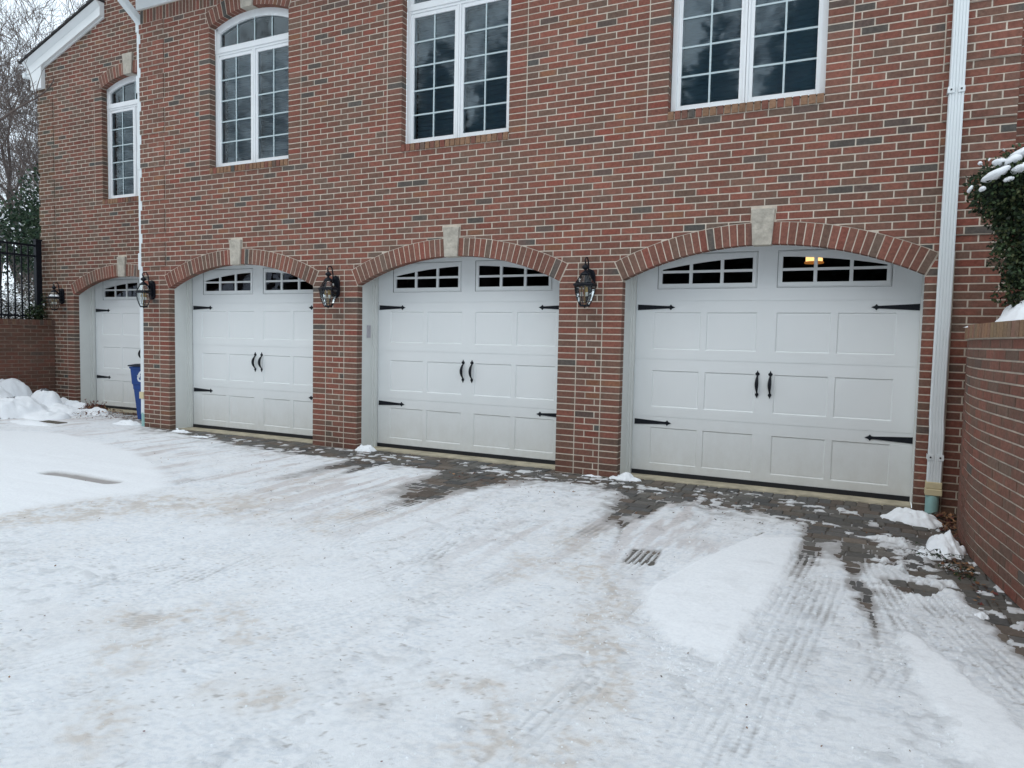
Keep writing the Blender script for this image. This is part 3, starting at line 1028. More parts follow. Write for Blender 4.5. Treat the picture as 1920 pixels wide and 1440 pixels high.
b = MB(); b.lathe([(.052, -.05), (.052, .172)], X0 - .004, -.075, 20)
b.build('drain_pipe', M['mint'], dsp, smooth=True)

ds = MB()
XD = -1.716
rect_path(ds, [fr(XD, .055, .19), fr(XD, .055, 5.85)], .042, .040)
el = MB()
pts = []
for k in range(9):
    t = k / 8
    yy = .055 - .42 * (t * t * (3 - 2 * t)); zz = 5.84 + .30 * t + .16 * t * t
    ang = math.atan2(.30 + .32 * t, -.42 * 6 * t * (1 - t) + 1e-3)
    dv = Vector((0, math.cos(ang), math.sin(ang)))
    pts.append(((XD + .004, yy, zz), (1, 0, 0), tuple(Vector((1, 0, 0)).cross(dv) * -1)))
rect_path(el, pts, .052, .044)
dsp2 = ds.build('downspout', M['downspout'], house)
el.build('elbow', M['downspout'], dsp2)
for z in (5.0, 3.9, 2.45, 5.86):
    b = MB(); b.box(XD - .050, XD + .042, .008, .10, z - .12, z + .12); b.build('strap', M['downspout'], dsp2)
b = MB(); b.box(XD - .054, XD + .044, .002, .108, .42, .52); b.build('collar', M['yellow'], dsp2)
b = MB(); b.lathe([(.047, -.05), (.047, .21)], XD - .002, .055, 16); b.build('drain_pipe', M['mint'], dsp2, smooth=True)

# ------------------------------------------------------------ wall lanterns
def lantern():
    root = empty('wall_lantern', (0, 0, 0))
    z0 = 1.99; cy = -.155
    n = 6; A0 = PI / 6
    b = MB()
    prof = [(-.055, 1.925), (-.06, 1.99), (-.055, 2.10), (-.035, 2.15), (0, 2.165), (.035, 2.15), (.055, 2.10), (.06, 1.99), (.055, 1.925), (.03, 1.895), (0, 1.885), (-.03, 1.895)]
    b.prism(prof[::-1], -.035, -.001)
    b.prism([(x * .55, 2.03 + (z - 2.03) * .7) for x, z in prof][::-1], -.055, -.035)
    b.build('back_plate', M['black'], root, bevel=.004)
    a = MB()
    pts = [(0, -.045, 2.06), (0, -.065, 2.12), (0, -.072, 2.19), (0, -.085, 2.245), (0, -.112, 2.272), (0, -.148, 2.268), (0, -.173, 2.240), (0, -.170, 2.212), (0, -.153, 2.205)]
    a.tube(pts, [.010, .009, .0085, .008, .007, .0065, .006, .0055, .005], 8)
    a.tube([(0, -.045, 2.05), (0, -.09, 2.085), (0, cy + .02, 2.10)], [.012, .010, .010], 8)
    a.build('arm', M['black'], root, smooth=True)
    c = MB()
    c.lathe([(.0005, 2.232), (.006, 2.228), (.006, 2.205), (.012, 2.200), (.034, 2.180), (.038, 2.166), (.030, 2.154), (.012, 2.143), (.014, 2.132), (.030, 2.122), (.050, 2.104), (.056, 2.092), (.050, 2.088), (.0005, 2.088)], 0, cy, 14)
    c.build('finial', M['black'], root, smooth=True)
    f = MB()
    f.lathe([(.104, 1.975), (.122, 1.980), (.126, 1.990), (.120, 2.000), (.100, 2.010), (.092, 2.010), (.092, 1.975), (.104, 1.975)], 0, cy, n, a0=A0)
    f.lathe([(.0005, 1.768), (.052, 1.768), (.056, 1.778), (.050, 1.786), (.0005, 1.786)], 0, cy, n, a0=A0)
    f.lathe([(.0005, 1.752), (.010, 1.758), (.008, 1.768)], 0, cy, 8)
    low = [(.052, 1.782), (.075, 1.83), (.094, 1.89), (.104, 1.94), (.108, 1.976)]
    upp = [(.100, 2.008), (.075, 2.045), (.058, 2.075), (.050, 2.092)]
    for j in range(n):
        q = A0 + 2 * PI * j / n
        f.tube([(r * math.cos(q), cy + r * math.sin(q), z) for r, z in low], .0038, 5)
        f.tube([(r * math.cos(q), cy + r * math.sin(q), z) for r, z in upp], .0038, 5)
    f.build('cage', M['black'], root)
    for prof in (low, upp):
        g = MB()
        g.lathe([(r * .985, z) for r, z in prof], 0, cy, n, a0=A0)
        g.build('glass_shade', M['lglass'], root)
    for j in range(3):
        q = PI / 2 + 2 * PI * j / 3
        x, y = .034 * math.cos(q), cy + .034 * math.sin(q)
        k = MB()
        k.lathe([(.011, 1.875), (.011, 1.915)], x, y, 8, m=0)
        k.lathe([(.007, 1.915), (.010, 1.935), (.006, 1.960), (.001, 1.975)], x, y, 8, m=1)
        k.tube([(0, cy, 1.81), (x * .8, cy + (y - cy) * .8, 1.815), (x, y, 1.84), (x, y, 1.875)], .004, 6, m=2)
        k.build('candle', [M['candle'], M['copper'], M['black']], root)
    st = MB(); st.tube([(0, cy, 1.786), (0, cy, 1.99)], .005, 6); st.build('stem', M['copper'], root)
    return root
L0 = lantern()
spots = [(5.345, 0, 'black glass wall lantern between the garage door farthest right and the one beside it'),
         (1.975, 0, 'black glass wall lantern on the brick pier between the two middle garage doors'),
         (-1.435, 0, 'black glass wall lantern by the white corner downspout above the blue bin'),
         (-5.185, WY, 'black glass wall lantern with snow on its roof beside the brick garden wall')]
lamps = []
for i, (x, y, lb) in enumerate(spots):
    o = L0 if i == 0 else copy_tree(L0)
    o.location = (x, y, 0); tag(o, lb, 'wall lantern', 'lanterns on the house wall'); lamps.append(o)
sb = MB()
for (x, y, r) in ((-.05, -.17, .045), (.0, -.20, .05), (.05, -.16, .045), (-.03, -.11, .035), (.045, -.12, .035)):
    sb.lathe([(r, 2.008), (r * .95, 2.022), (r * .6, 2.040), (.001, 2.046)], x, y, 10)
s_ = sb.build('snow_cap', M['snow'], None, smooth=True)
s_.parent = lamps[3]

k = MB(); k.box(2.300, 2.318, .19, .25, 1.40, 1.555)
k.box(2.318, 2.323, .195, .245, 1.42, 1.545)
tag(k.build('keypad', M['keypad'], bevel=.006), 'grey door keypad fixed to the white jamb of the middle garage door', 'keypad')

# lit lamp inside the bay on the right
r_ = empty('ceiling_lamp', (7.34, 2.05, 2.4), label='lit amber drum ceiling lamp glowing behind the garage window on the right', cat='ceiling lamp')
b = MB(); b.lathe([(.092, 2.392), (.092, 2.462)], 7.34, 2.05, 24)
b.build('lamp_shade', M['lamp'], r_, smooth=True)
b = MB(); b.lathe([(.0005, 2.372), (.105, 2.374), (.108, 2.384), (.104, 2.392), (.092, 2.392)], 7.34, 2.05, 24); b.lathe([(.092, 2.462), (.104, 2.462), (.104, 2.475), (.001, 2.475)], 7.34, 2.05, 24)
b.build('rim', M['lamp2'], r_, smooth=False)
b = MB(); b.lathe([(.10, 2.475), (.10, 2.49), (.001, 2.49)], 7.34, 2.05, 20); b.tube([(7.34, 2.05, 2.49), (7.34, 2.05, 2.99)], .012, 6)
b.build('fitting', M['copper'], r_)

# ------------------------------------------------------------ recycling bin
def bin_():
    root = empty('recycling_bin', (0, 0, 0), label='blue wheeled recycling bin with dark lid half hidden by the brick corner', cat='recycling bin')
    b = MB()
    def ring(z, hx, hy): return [(-hx, -hy, z), (hx, -hy, z), (hx, hy, z), (-hx, hy, z)]
    R = [ring(.02, .185, .20), ring(.50, .225, .25), ring(.505, .232, .257), ring(.58, .236, .262), ring(.585, .245, .275), ring(.83, .262, .295), ring(.835, .275, .31), ring(.862, .275, .31)]
    i = 0
    for r in R: b.v.extend(r)
    for k in range(len(R) - 1):
        for j in range(4):
            b.f.append((k * 4 + j, k * 4 + (j + 1) % 4, (k + 1) * 4 + (j + 1) % 4, (k + 1) * 4 + j)); b.m.append(0); b.c.append([(1, 1, 1)] * 4)
    b.f.append((3, 2, 1, 0)); b.m.append(0); b.c.append([(1, 1, 1)] * 4)
    b.box(-.03, .03, -.262, -.215, .05, .50)
    b.build('body', M['blue'], root, bevel=.012)
    l = MB()
    l.prism([(-.295, .868), (.295, .868), (.290, .888), (.10, .910), (-.10, .910), (-.290, .888)], -.335, .33)
    l.build('lid', M['binlid'], root, bevel=.008)
    h = MB(); h.tube([(-.2, .34, .80), (-.2, .40, .84), (.2, .40, .84), (.2, .34, .80)], .015, 8); h.build('handle', M['binlid'], root)
    for s in (-1, 1):
        w = MB(); w.tube([(s * .20, .21, .10), (s * .25, .21, .10)], .10, 16); w.build('wheel', M['rubber'], root)
    # three chasing arrows
    sy = MB(); cx, cz = 0, .700
    yy = lambda z: -.2755 - (z - .585) * .082 - .0035
    def put(q):
        ar = sum(q[k][0] * q[(k + 1) % len(q)][1] - q[(k + 1) % len(q)][0] * q[k][1] for k in range(len(q)))
        if ar < 0: q = q[::-1]
        sy.face([(p[0], yy(p[1]), p[1]) for p in q])
    for j in range(3):
        a = -j * 2 * PI / 3
        def rot(p): return (cx + p[0] * math.cos(a) - p[1] * math.sin(a), cz + p[0] * math.sin(a) + p[1] * math.cos(a))
        # a bent ribbon over one corner of the triangle, ending in an arrow head
        put([rot(p) for p in [(-.082, .012), (-.056, -.003), (-.022, .056), (-.048, .070)]])
        put([rot(p) for p in [(-.048, .070), (-.022, .056), (.004, .062), (.010, .090), (-.022, .094)]])
        put([rot(p) for p in [(.004, .062), (.022, .046), (.048, .060), (.030, .084), (.010, .090)]])
        put([rot(p) for p in [(.008, .040), (.040, -.004), (.070, .062)]])
    sy.v = [(v[0] * 1.25, v[1], v[2]) for v in sy.v]
    sy.build('recycling_symbol', M['symbol'], root)
    root.location = (-2.345, .66, 0); root.rotation_euler = (0, 0, .30); root.scale = (.74, .9, 1)
    return root
bin_()

# ------------------------------------------------------------ garden walls
def wall_path(pts, z_top=22, name='garden_wall', side=1, thick=.30, warmcap=.6, st=None, mortar='mortar'):
    """brick wall along a polyline; the face is on the left of travel if side=1"""
    P = [Vector((p[0], p[1], 0)) for p in pts]
    # resample smoothly
    if len(P) > 2:
        Q = []
        for i in range(len(P) - 1):
            p0 = P[max(i - 1, 0)]; p1 = P[i]; p2 = P[i + 1]; p3 = P[min(i + 2, len(P) - 1)]
            for k in range(8):
                t = k / 8
                Q.append(.5 * ((2 * p1) + (p2 - p0) * t + (2 * p0 - 5 * p1 + 4 * p2 - p3) * t * t + (3 * p1 - p0 - 3 * p2 + p3) * t ** 3))
        Q.append(P[-1]); P = Q
    L = [0]
    for i in range(1, len(P)): L.append(L[-1] + (P[i] - P[i - 1]).length)
    def at(s):
        s = max(0, min(L[-1] - 1e-6, s))
        i = max(j for j in range(len(L)) if L[j] <= s)
        i = min(i, len(P) - 2)
        t = (s - L[i]) / (L[i + 1] - L[i])
        p = P[i].lerp(P[i + 1], t)
        d = (P[i + 1] - P[i]).normalized()
        # smoothed normal
        if 0 < i < len(P) - 2:
            d = ((P[i + 1] - P[i]).normalized() * (1 - abs(t - .5)) + (P[i + 2] - P[i - 1]).normalized() * .5).normalized()
        nrm = Vector((-d.y, d.x, 0)) * side
        return p, nrm
    def PP(s, z, d):
        p, n = at(s)
        return (p.x - n.x * d, p.y - n.y * d, z)
    mb = MB()
    K = max(2, int(L[-1] / .12))
    zt = z_top * CO
    for k in range(K):
        a, b = L[-1] * k / K, L[-1] * (k + 1) / K
        mb.face([PP(a, 0, .007), PP(b, 0, .007), PP(b, zt, .007), PP(a, zt, .007)], 0)
        mb.face([PP(b, 0, thick), PP(a, 0, thick), PP(a, zt, thick), PP(b, zt, thick)], 0)
    mb.face([PP(0, 0, .007), PP(0, zt, .007), PP(0, zt, thick), PP(0, 0, thick)], 0)
    mb.face([PP(L[-1], 0, .007), PP(L[-1], 0, thick), PP(L[-1], zt, thick), PP(L[-1], zt, .007)], 0)
    for k in range(z_top):
        course(mb, PP, .002, L[-1], k, stain=st)
    # rowlock cap
    cz0, cz1 = zt + .006, zt + .102
    s = 0
    for k in range(K):
        a, b = L[-1] * k / K, L[-1] * (k + 1) / K
        mb.face([PP(a, cz1 - .006, -.012), PP(b, cz1 - .006, -.012), PP(b, cz1 - .006, thick + .01), PP(a, cz1 - .006, thick + .01)], 0)
        mb.face([PP(a, zt, -.010), PP(b, zt, -.010), PP(b, cz1 - .006, -.012), PP(a, cz1 - .006, -.012)], 0)
        mb.face([PP(a, zt, .01), PP(b, zt, .01), PP(b, zt, -.010), PP(a, zt, -.010)], 0)
    while s < L[-1] - .06:
        a, b = s + J * .8, s + CO - J * .8
        ca, cb = bcol(warmcap); o = rb.uniform(-.002, .002)
        if st: ca = st(-5.5, 1, ca)
        if warmcap > .9: ca = (.30 * rb.uniform(.8, 1.12), .185 * rb.uniform(.85, 1.05), .115)
        v = [PP(a, cz0, -.020 + o), PP(b, cz0, -.020 + o), PP(b, cz0, thick + .015), PP(a, cz0, thick + .015),
             PP(a, cz1, -.018 + o), PP(b, cz1, -.018 + o), PP(b, cz1, thick + .015), PP(a, cz1, thick + .015)]
        mb.idx(v, [(0, 1, 5, 4), (1, 2, 6, 5), (2, 3, 7, 6), (3, 0, 4, 7), (4, 5, 6, 7), (3, 2, 1, 0)], 1, ca)
        s += CO
    return mb.build(name, [M[mortar], M['brick']], color=True)
def st2(x, z, q):
    a = .55 + .15 * math.sin(z * 5 + x * 2)
    return tuple(v * (1 - a) + w * a for v, w in zip(q, (.095, .060, .045)))
RWP = [(8.73, -.005), (8.690, -.30), (8.668, -.60), (8.658, -.90), (8.665, -1.26), (8.688, -1.53), (8.728, -1.85), (8.775, -2.15), (8.83, -2.50), (8.94, -3.0), (9.10, -3.6), (9.34, -4.3), (9.66, -5.0), (10.1, -5.7)]
def st3(x, z, q):
    a = .28 + .12 * math.sin(z * 4 + x * 3)
    return tuple(v * (1 - a) + w * a for v, w in zip(q, (.16, .118, .092)))
tag(wall_path(RWP[::-1], side=1, name='retaining_wall', warmcap=.95, st=st3), 'curved red brick retaining wall with tan brick cap at the right', 'retaining wall')
GWP = [(-5.44, WY - .002), (-5.44, -4.5)]
tag(wall_path(GWP, side=1, name='garden_wall', st=st2, warmcap=.1, mortar='oldmortar'), 'straight dark brick garden wall under the iron fence at far left', 'garden wall')

# raised beds behind the walls
def sheetz(name, poly, mat, kind='structure'):
    mb = MB(); mb.face(poly); o = mb.build(name, mat); tag(o, kind=kind); return o
bp = [(p[0] + .28, p[1]) for p in RWP]
mb = MB()
for (a, b) in zip(bp[:-1], bp[1:]):
    mb.face([(a[0], a[1], 1.50), (b[0], b[1], 1.50), (14, b[1], 1.75), (14, a[1], 1.75)][::-1])
tag(mb.build('planting_bed', M['snow']), kind='structure')

# ------------------------------------------------------------ numpy noise
def vnoise(x, y, seed=0):
    xi = np.floor(x); yi = np.floor(y); fx = x - xi; fy = y - yi
    fx = fx * fx * (3 - 2 * fx); fy = fy * fy * (3 - 2 * fy)
    def h(a, b):
        q = np.sin(a * 127.1 + b * 311.7 + seed * 74.7) * 43758.5453
        return q - np.floor(q)
    return (h(xi, yi) * (1 - fx) + h(xi + 1, yi) * fx) * (1 - fy) + (h(xi, yi + 1) * (1 - fx) + h(xi + 1, yi + 1) * fx) * fy
def fbm(x, y, seed=0, oc=4):
    s = 0; a = .5; t = 0
    for k in range(oc):
        s = s + a * vnoise(x * 2 ** k + k * 17.3, y * 2 ** k + k * 9.1, seed + k); t += a; a *= .5
    return s / t
def sstep(a, b, x):
    t = np.clip((x - a) / (b - a), 0, 1); return t * t * (3 - 2 * t)
def polydist(X, Y, pts):
    """distance, fraction along, signed lateral offset"""
    best = np.full(X.shape, 1e9); fr_ = np.zeros(X.shape); sg = np.zeros(X.shape)
    L = [0]
    for a, b in zip(pts[:-1], pts[1:]): L.append(L[-1] + math.dist(a, b))
    for i, (a, b) in enumerate(zip(pts[:-1], pts[1:])):
        dx, dy = b[0] - a[0], b[1] - a[1]; l2 = dx * dx + dy * dy
        t = np.clip(((X - a[0]) * dx + (Y - a[1]) * dy) / l2, 0, 1)
        ex, ey = X - a[0] - t * dx, Y - a[1] - t * dy
        d = np.hypot(ex, ey)
        s = (ex * dy - ey * dx) / math.sqrt(l2)
        m = d < best
        best = np.where(m, d, best); fr_ = np.where(m, (L[i] + t * math.sqrt(l2)) / L[-1], fr_); sg = np.where(m, s, sg)
    return best, fr_, sg
def inpoly(X, Y, pts):
    """signed distance: positive inside"""
    ins = np.zeros(X.shape, bool)
    n = len(pts)
    for i in range(n):
        (x1, y1), (x2, y2) = pts[i], pts[(i + 1) % n]
        c = ((y1 > Y) != (y2 > Y)) & (X < (x2 - x1) * (Y - y1) / ((y2 - y1) + 1e-12) + x1)
        ins ^= c
    d, _, _ = polydist(X, Y, list(pts) + [pts[0]])
    return np.where(ins, d, -d)

def gridmesh(name, X, Y, Z, mat, colr=None, scuff=None, smooth=True, mask=None):
    ny, nx = X.shape
    me = bpy.data.meshes.new(name)
    co = np.stack([X, Y, Z], -1).reshape(-1, 3).astype(np.float32)
    ii = np.arange(ny * nx).reshape(ny, nx)
    q = np.stack([ii[:-1, :-1], ii[:-1, 1:], ii[1:, 1:], ii[1:, :-1]], -1).reshape(-1, 4)
    if mask is not None:
        mk = (mask[:-1, :-1] & mask[:-1, 1:] & mask[1:, 1:] & mask[1:, :-1]).reshape(-1)
        q = q[mk]
        used = np.unique(q); remap = -np.ones(ny * nx, int); remap[used] = np.arange(len(used))
        q = remap[q]; co = co[used]
        if colr is not None: colr = colr.reshape(-1, colr.shape[-1])[used]
        if scuff is not None: scuff = scuff.reshape(-1)[used]
    nf = len(q)
    me.vertices.add(len(co)); me.vertices.foreach_set('co', co.ravel())
    me.loops.add(nf * 4); me.loops.foreach_set('vertex_index', q.ravel().astype(np.int32))
    me.polygons.add(nf)
    me.polygons.foreach_set('loop_start', np.arange(0, nf * 4, 4, dtype=np.int32))
    me.polygons.foreach_set('use_smooth', np.full(nf, smooth))
    me.update(calc_edges=True)
    me.validate()
    me.materials.append(mat)
    if colr is not None:
        at = me.color_attributes.new('tone', 'FLOAT_COLOR', 'POINT')
        c4 = np.ones((len(co), 4), np.float32); c4[:, :3] = colr.reshape(-1, 3)
        at.data.foreach_set('color', c4.ravel())
    if scuff is not None:
        at = me.attributes.new('scuff', 'FLOAT', 'POINT')
        at.data.foreach_set('value', np.ascontiguousarray(scuff.reshape(-1), dtype=np.float32))
    o = bpy.data.objects.new(name, me); col.objects.link(o)
    return o

# ------------------------------------------------------------ driveway of pavers
def bare_edge(x):
    xs = [-5.5, -1.84, -.59, .96, 1.96, 2.57, 3.23, 4.09, 4.99, 5.54, 6.16, 6.66, 7.11, 7.55, 7.95, 8.05, 8.13, 8.28, 8.42, 8.54, 8.64, 8.75, 9.3]
    ys = [1.6, .12, -.24, -.50, -.58, -.58, -.64, -.58, -.50, -.46, -.72, -.80, -.80, -.95, -1.12, -1.35, -1.60, -2.0, -2.1, -2.26, -2.58, -2.95, -5.0]
    return np.interp(x, xs, ys)
pv = MB()
rp = random.Random(9)
def pavcol():
    base = rp.choice([(.145, .135, .122), (.155, .140, .122), (.120, .116, .112), (.165, .135, .110), (.135, .126, .118), (.15, .118, .096)])
    k = rp.uniform(.60, .98); return tuple(v * k for v in base)
pv.face([(-5.44, -8, -.010), (10.2, -8, -.010), (10.2, .13, -.010), (-5.44, .13, -.010)], 0)
pv.face([(-5.44, .13, -.010), (XL, .13, -.010), (XL, 1.2, -.010), (-5.44, 1.2, -.010)], 0)
def paver(x0, x1, y0, y1):
    g = .0045
    z = rp.uniform(-.0025, .0015)
    w = [rp.uniform(-.006, .006) for _ in range(8)]
    q = [(x0 + g + w[0], y0 + g + w[1]), (x1 - g + w[2], y0 + g + w[3]), (x1 - g + w[4], y1 - g + w[5]), (x0 + g + w[6], y1 - g + w[7])]
    cx, cy = (x0 + x1) / 2, (y0 + y1) / 2
    e = .007
    t = [(p[0] + (e if p[0] < cx else -e), p[1] + (e if p[1] < cy else -e)) for p in q]
    tz = [z + rp.uniform(-.0012, .0012) for _ in t]
    c = pavcol()
    i = len(pv.v)
    pv.v += [(a, b, -.012) for a, b in q] + [(a, b, z - .004) for a, b in q] + [(a, b, zz) for (a, b), zz in zip(t, tz)]
    for f in [(8, 9, 10, 11)] + [(k + 4, (k + 1) % 4 + 4, (k + 1) % 4 + 8, k + 8) for k in range(4)] + [(k, (k + 1) % 4, (k + 1) % 4 + 4, k + 4) for k in range(4)]:
        pv.f.append(tuple(i + j for j in f)); pv.m.append(1); pv.c.append([c] * 4)
x = -1.6
while x < 8.68:                                   # border row set on edge along the doors
    w = rp.uniform(.095, .112); paver(x, x + w, -.085, .125); x += w
row = 0; y = -.085
while y > -4.2:
    hgt = rp.choice([.125, .135, .14])
    x = (-1.9 if y > -2.6 else 4.0) - rp.uniform(0, .15)
    xr = 9.5
    while x < xr:
        w = rp.choice([.115, .14, .165, .19, .21])
        paver(x, x + w, y - hgt, y); x += w
    y -= hgt
tag(pv.build('driveway', [M['joint'], M['paver']], color=True), kind='structure')

# ------------------------------------------------------------ snow on the driveway
nx = 1180
xs = np.concatenate([np.linspace(-5.42, 1.2, 330)[:-1], np.linspace(1.2, 9.75, nx - 330 + 1)])
ys = []
yy = -6.6; st_ = .0095
while yy < 1.25:
    ys.append(yy); st_ = .0095 if yy < -4 else min(.022, st_ * 1.006); yy += st_
ys = np.array(ys)
X, Y = np.meshgrid(xs, ys)
base = .013 + .010 * (fbm(X * .9, Y * .9, 3) - .5) + .007 * (fbm(X * 5, Y * 4, 4) - .5)
streak = fbm(X * 16 + .7 * Y, Y * 2.2, 7)
base += .005 * (streak - .5) + .005 * (fbm(X * 9, Y * 26 + X * 3, 8) - .5)
H = base + .004 * (fbm(X * 22, Y * 22, 12, 3) - .5)
scf = np.full(X.shape, .75)
# traffic crumbs
crumb = sstep(.56, .74, fbm(X * 14, Y * 14, 21)) * sstep(.42, .6, fbm(X * 1.3, Y * 1.3, 22))
H += .0045 * crumb; scf += .6 * crumb
# bare strip by the doors
Yb = bare_edge(X) + .09 + .20 * (fbm(X * 2.2, Y * 2.2, 31) - .5) + .24 * (fbm(X * 8, Y * 8, 32) - .5) + .10 * (fbm(X * 24, Y * 24, 33) - .5)
d = Y - Yb
H *= .38 + .62 * sstep(.1, -1.3, d)
H += .010 * (fbm(X * 14, Y * 14, 36, 4) - .5) * sstep(-1.4, -.1, d)
H -= .019 * sstep(-.22, .16, d)
H -= .012 * sstep(.05, .35, d)
patch = fbm(X * 7, Y * 7, 41)
T = dict(
 A=([(2.93, -.45), (2.84, -1.25), (2.88, -2.06)], .15, .020, .2), A2=([(3.09, -.5), (3.20, -1.45), (3.3, -2.0)], .07, .014, .2),
 B=([(4.55, -.16), (4.46, -1.07), (4.45, -1.7)], .36, .026, .5), B1=([(4.45, -1.5), (4.46, -2.2), (4.54, -2.91)], .13, .008, .1),
 B2=([(4.15, -.6), (4.13, -1.56)], .12, .018, .3), C=([(6.18, -.7), (6.26, -1.6), (6.24, -2.2)], .17, .022, .25), C1=([(6.36, -.9), (6.40, -1.5)], .05, .018, .4),
 C2=([(6.34, -1.75), (6.44, -2.2), (6.56, -2.75)], .035, .013, .35),
 D1=([(7.70, -.9), (7.68, -2.06), (7.64, -2.5)], .07, .020, .1), D2=([(7.93, -.9), (7.94, -1.9), (7.99, -2.5), (8.07, -3.0)], .045, .018, .25),
 D22=([(8.05, -2.4), (8.1, -3.1), (8.16, -3.8)], .035, .010, .3), D23=([(7.80, -.9), (7.82, -1.9)], .16, .017, .2), D24=([(8.02, -1.0), (8.06, -2.2), (8.2, -3.2)], .16, .0085, .4), D25=([(7.72, -2.0), (7.75, -2.9), (7.78, -4.0)], .16, .0045, .5), D26=([(7.95, -3.0), (8.0, -3.8), (8.0, -4.5)], .2, .004, .6), D4=([(8.24, -1.95), (8.31, -2.2), (8.38, -2.40)], .10, .022, .9))
Hb = H.copy()
for kx, (pts, r, s, endk) in T.items():
    dd, f, sg = polydist(X, Y, pts)
    dd = dd + .06 * (fbm(X * 8, Y * 5, 50) - .5) + .03 * (fbm(X * 22, Y * 14, 53) - .5)
    H -= s * np.exp(-np.clip(dd / r, 0, 9) ** 2) * (1 - (1 - endk) * f) * (.55 + .9 * patch)
# the small bare square with tread ribs
pit = inpoly(X, Y, [(6.60, -2.40), (6.80, -2.34), (6.84, -2.70), (6.66, -2.76)])
H -= .016 * sstep(-.02, .02, pit + .02 * (fbm(X * 20, Y * 20, 61) - .5))
for x_ in (6.655, 6.695, 6.735, 6.778):
    dd, f, sg = polydist(X, Y, [(x_, -2.33), (x_ + .02, -2.80)])
    H += .015 * np.exp(-(dd / .0075) ** 2) * (pit > -.03)
# ribs left by tyres
rib_zone = np.zeros(X.shape); ribs = np.zeros(X.shape)
for pts, hw, amp, per, f0, f1 in (([(7.68, -1.2), (7.67, -2.06), (7.64, -2.78), (7.6, -3.5), (7.57, -4.14), (7.53, -4.65), (7.50, -5.4)], .125, .0024, .042, .15, 1.),
                         ([(7.86, -1.7), (7.84, -2.6), (7.79, -3.41), (7.74, -4.12), (7.72, -4.9)], .12, .0024, .042, .2, 1.),
                         ([(8.02, -1.2), (8.10, -2.12), (8.22, -2.83), (8.34, -3.46), (8.50, -4.1), (8.6, -4.5)], .10, .0028, .040, .1, 1.),
                         ([(8.22, -1.95), (8.36, -2.45), (8.52, -3.1), (8.72, -3.8), (8.85, -4.3)], .13, .0034, .043, .0, 1.),
                         ([(6.72, -2.3), (6.70, -2.9), (6.66, -3.4)], .11, .003, .042, .0, .9),
                         ([(4.42, -1.2), (4.5, -2.5), (4.6, -3.7), (4.7, -4.6)], .13, .002, .045, .2, .9),
                         ([(2.88, -1.2), (3.0, -2.3), (3.3, -3.3)], .12, .0015, .045, .2, .9),
                         ([(6.23, -1.2), (6.2, -2.4), (6.1, -3.6), (6.05, -4.4)], .12, .002, .045, .2, .9),
                         ([(7.05, -4.2), (7.02, -4.7), (6.98, -5.3)], .12, .003, .045, .1, 1.)):
    dd, f, sg = polydist(X, Y, pts)
    w = sstep(hw, hw * .7, dd) * sstep(f0 - .02, f0 + .06, f) * sstep(f1 + .01, f1 - .1, f) * (.35 + .65 * sstep(.35, .6, fbm(X * 3, Y * 2, 71)))
    H += w * (amp * np.cos(2 * PI * sg / per) - amp * .8)
    ribs = np.maximum(ribs, w * sstep(.1, .9, -np.cos(2 * PI * sg / per)))
    lug = np.cos(2 * PI * (Y * 1.0 + .35 * np.abs(sg)) / .030)
    H += w * .0010 * lug
    rib_zone = np.maximum(rib_zone, w)
# many faint older tracks crossing the drive
rt = random.Random(17)
for q in range(26):
    x0_ = rt.uniform(2.0, 8.4); y0_ = rt.uniform(-1.0, -3.0); x1_ = x0_ + rt.uniform(-3.2, 1.4); y1_ = -6.4
    xm_ = (x0_ * .6 + x1_ * .4) + rt.uniform(-.15, .15); ym_ = (y0_ + y1_) / 2
    pts = [(x0_, y0_), ((x0_ + xm_) / 2 + .03, (y0_ + ym_) / 2), (xm_, ym_), ((xm_ + x1_) / 2 - .1, (ym_ + y1_) / 2), (x1_, y1_)]
    dd, f, sg = polydist(X, Y, pts)
    hw = rt.uniform(.08, .13); per = rt.uniform(.040, .055)
    w = sstep(hw, hw * .7, dd) * (.15 + .85 * sstep(.45, .62, fbm(X * 1.6, Y * 1.6, 300 + q)))
    H += w * (rt.uniform(.0009, .0019) * np.cos(2 * PI * sg / per) + .0010 * np.cos(2 * PI * (f * rt.uniform(90, 130) + sg * 6)) - .0016)
    rib_zone = np.maximum(rib_zone, .5 * w)
    ribs = np.maximum(ribs, .75 * w * sstep(.35, .95, -np.cos(2 * PI * sg / per)) * (.5 + .5 * sstep(-.3, .3, np.cos(2 * PI * (f * 110 + sg * 6)))))
# cross lugs of a coarse tread, lower left
for pts in ([(5.75, -6.1), (5.3, -5.75), (4.7, -5.35)], [(6.05, -6.1), (5.75, -5.5), (5.55, -5.0)], [(4.83, -4.8), (5.14, -5.2), (5.5, -5.6)], [(7.1, -4.3), (7.35, -5.1)]):
    dd, f, sg = polydist(X, Y, pts)
    w = sstep(.10, .07, dd) * sstep(.3, .6, fbm(X * 4, Y * 4, 75))
    H += w * (.0030 * np.cos(2 * PI * (f * 38 + np.abs(sg) * 8)) - .003)
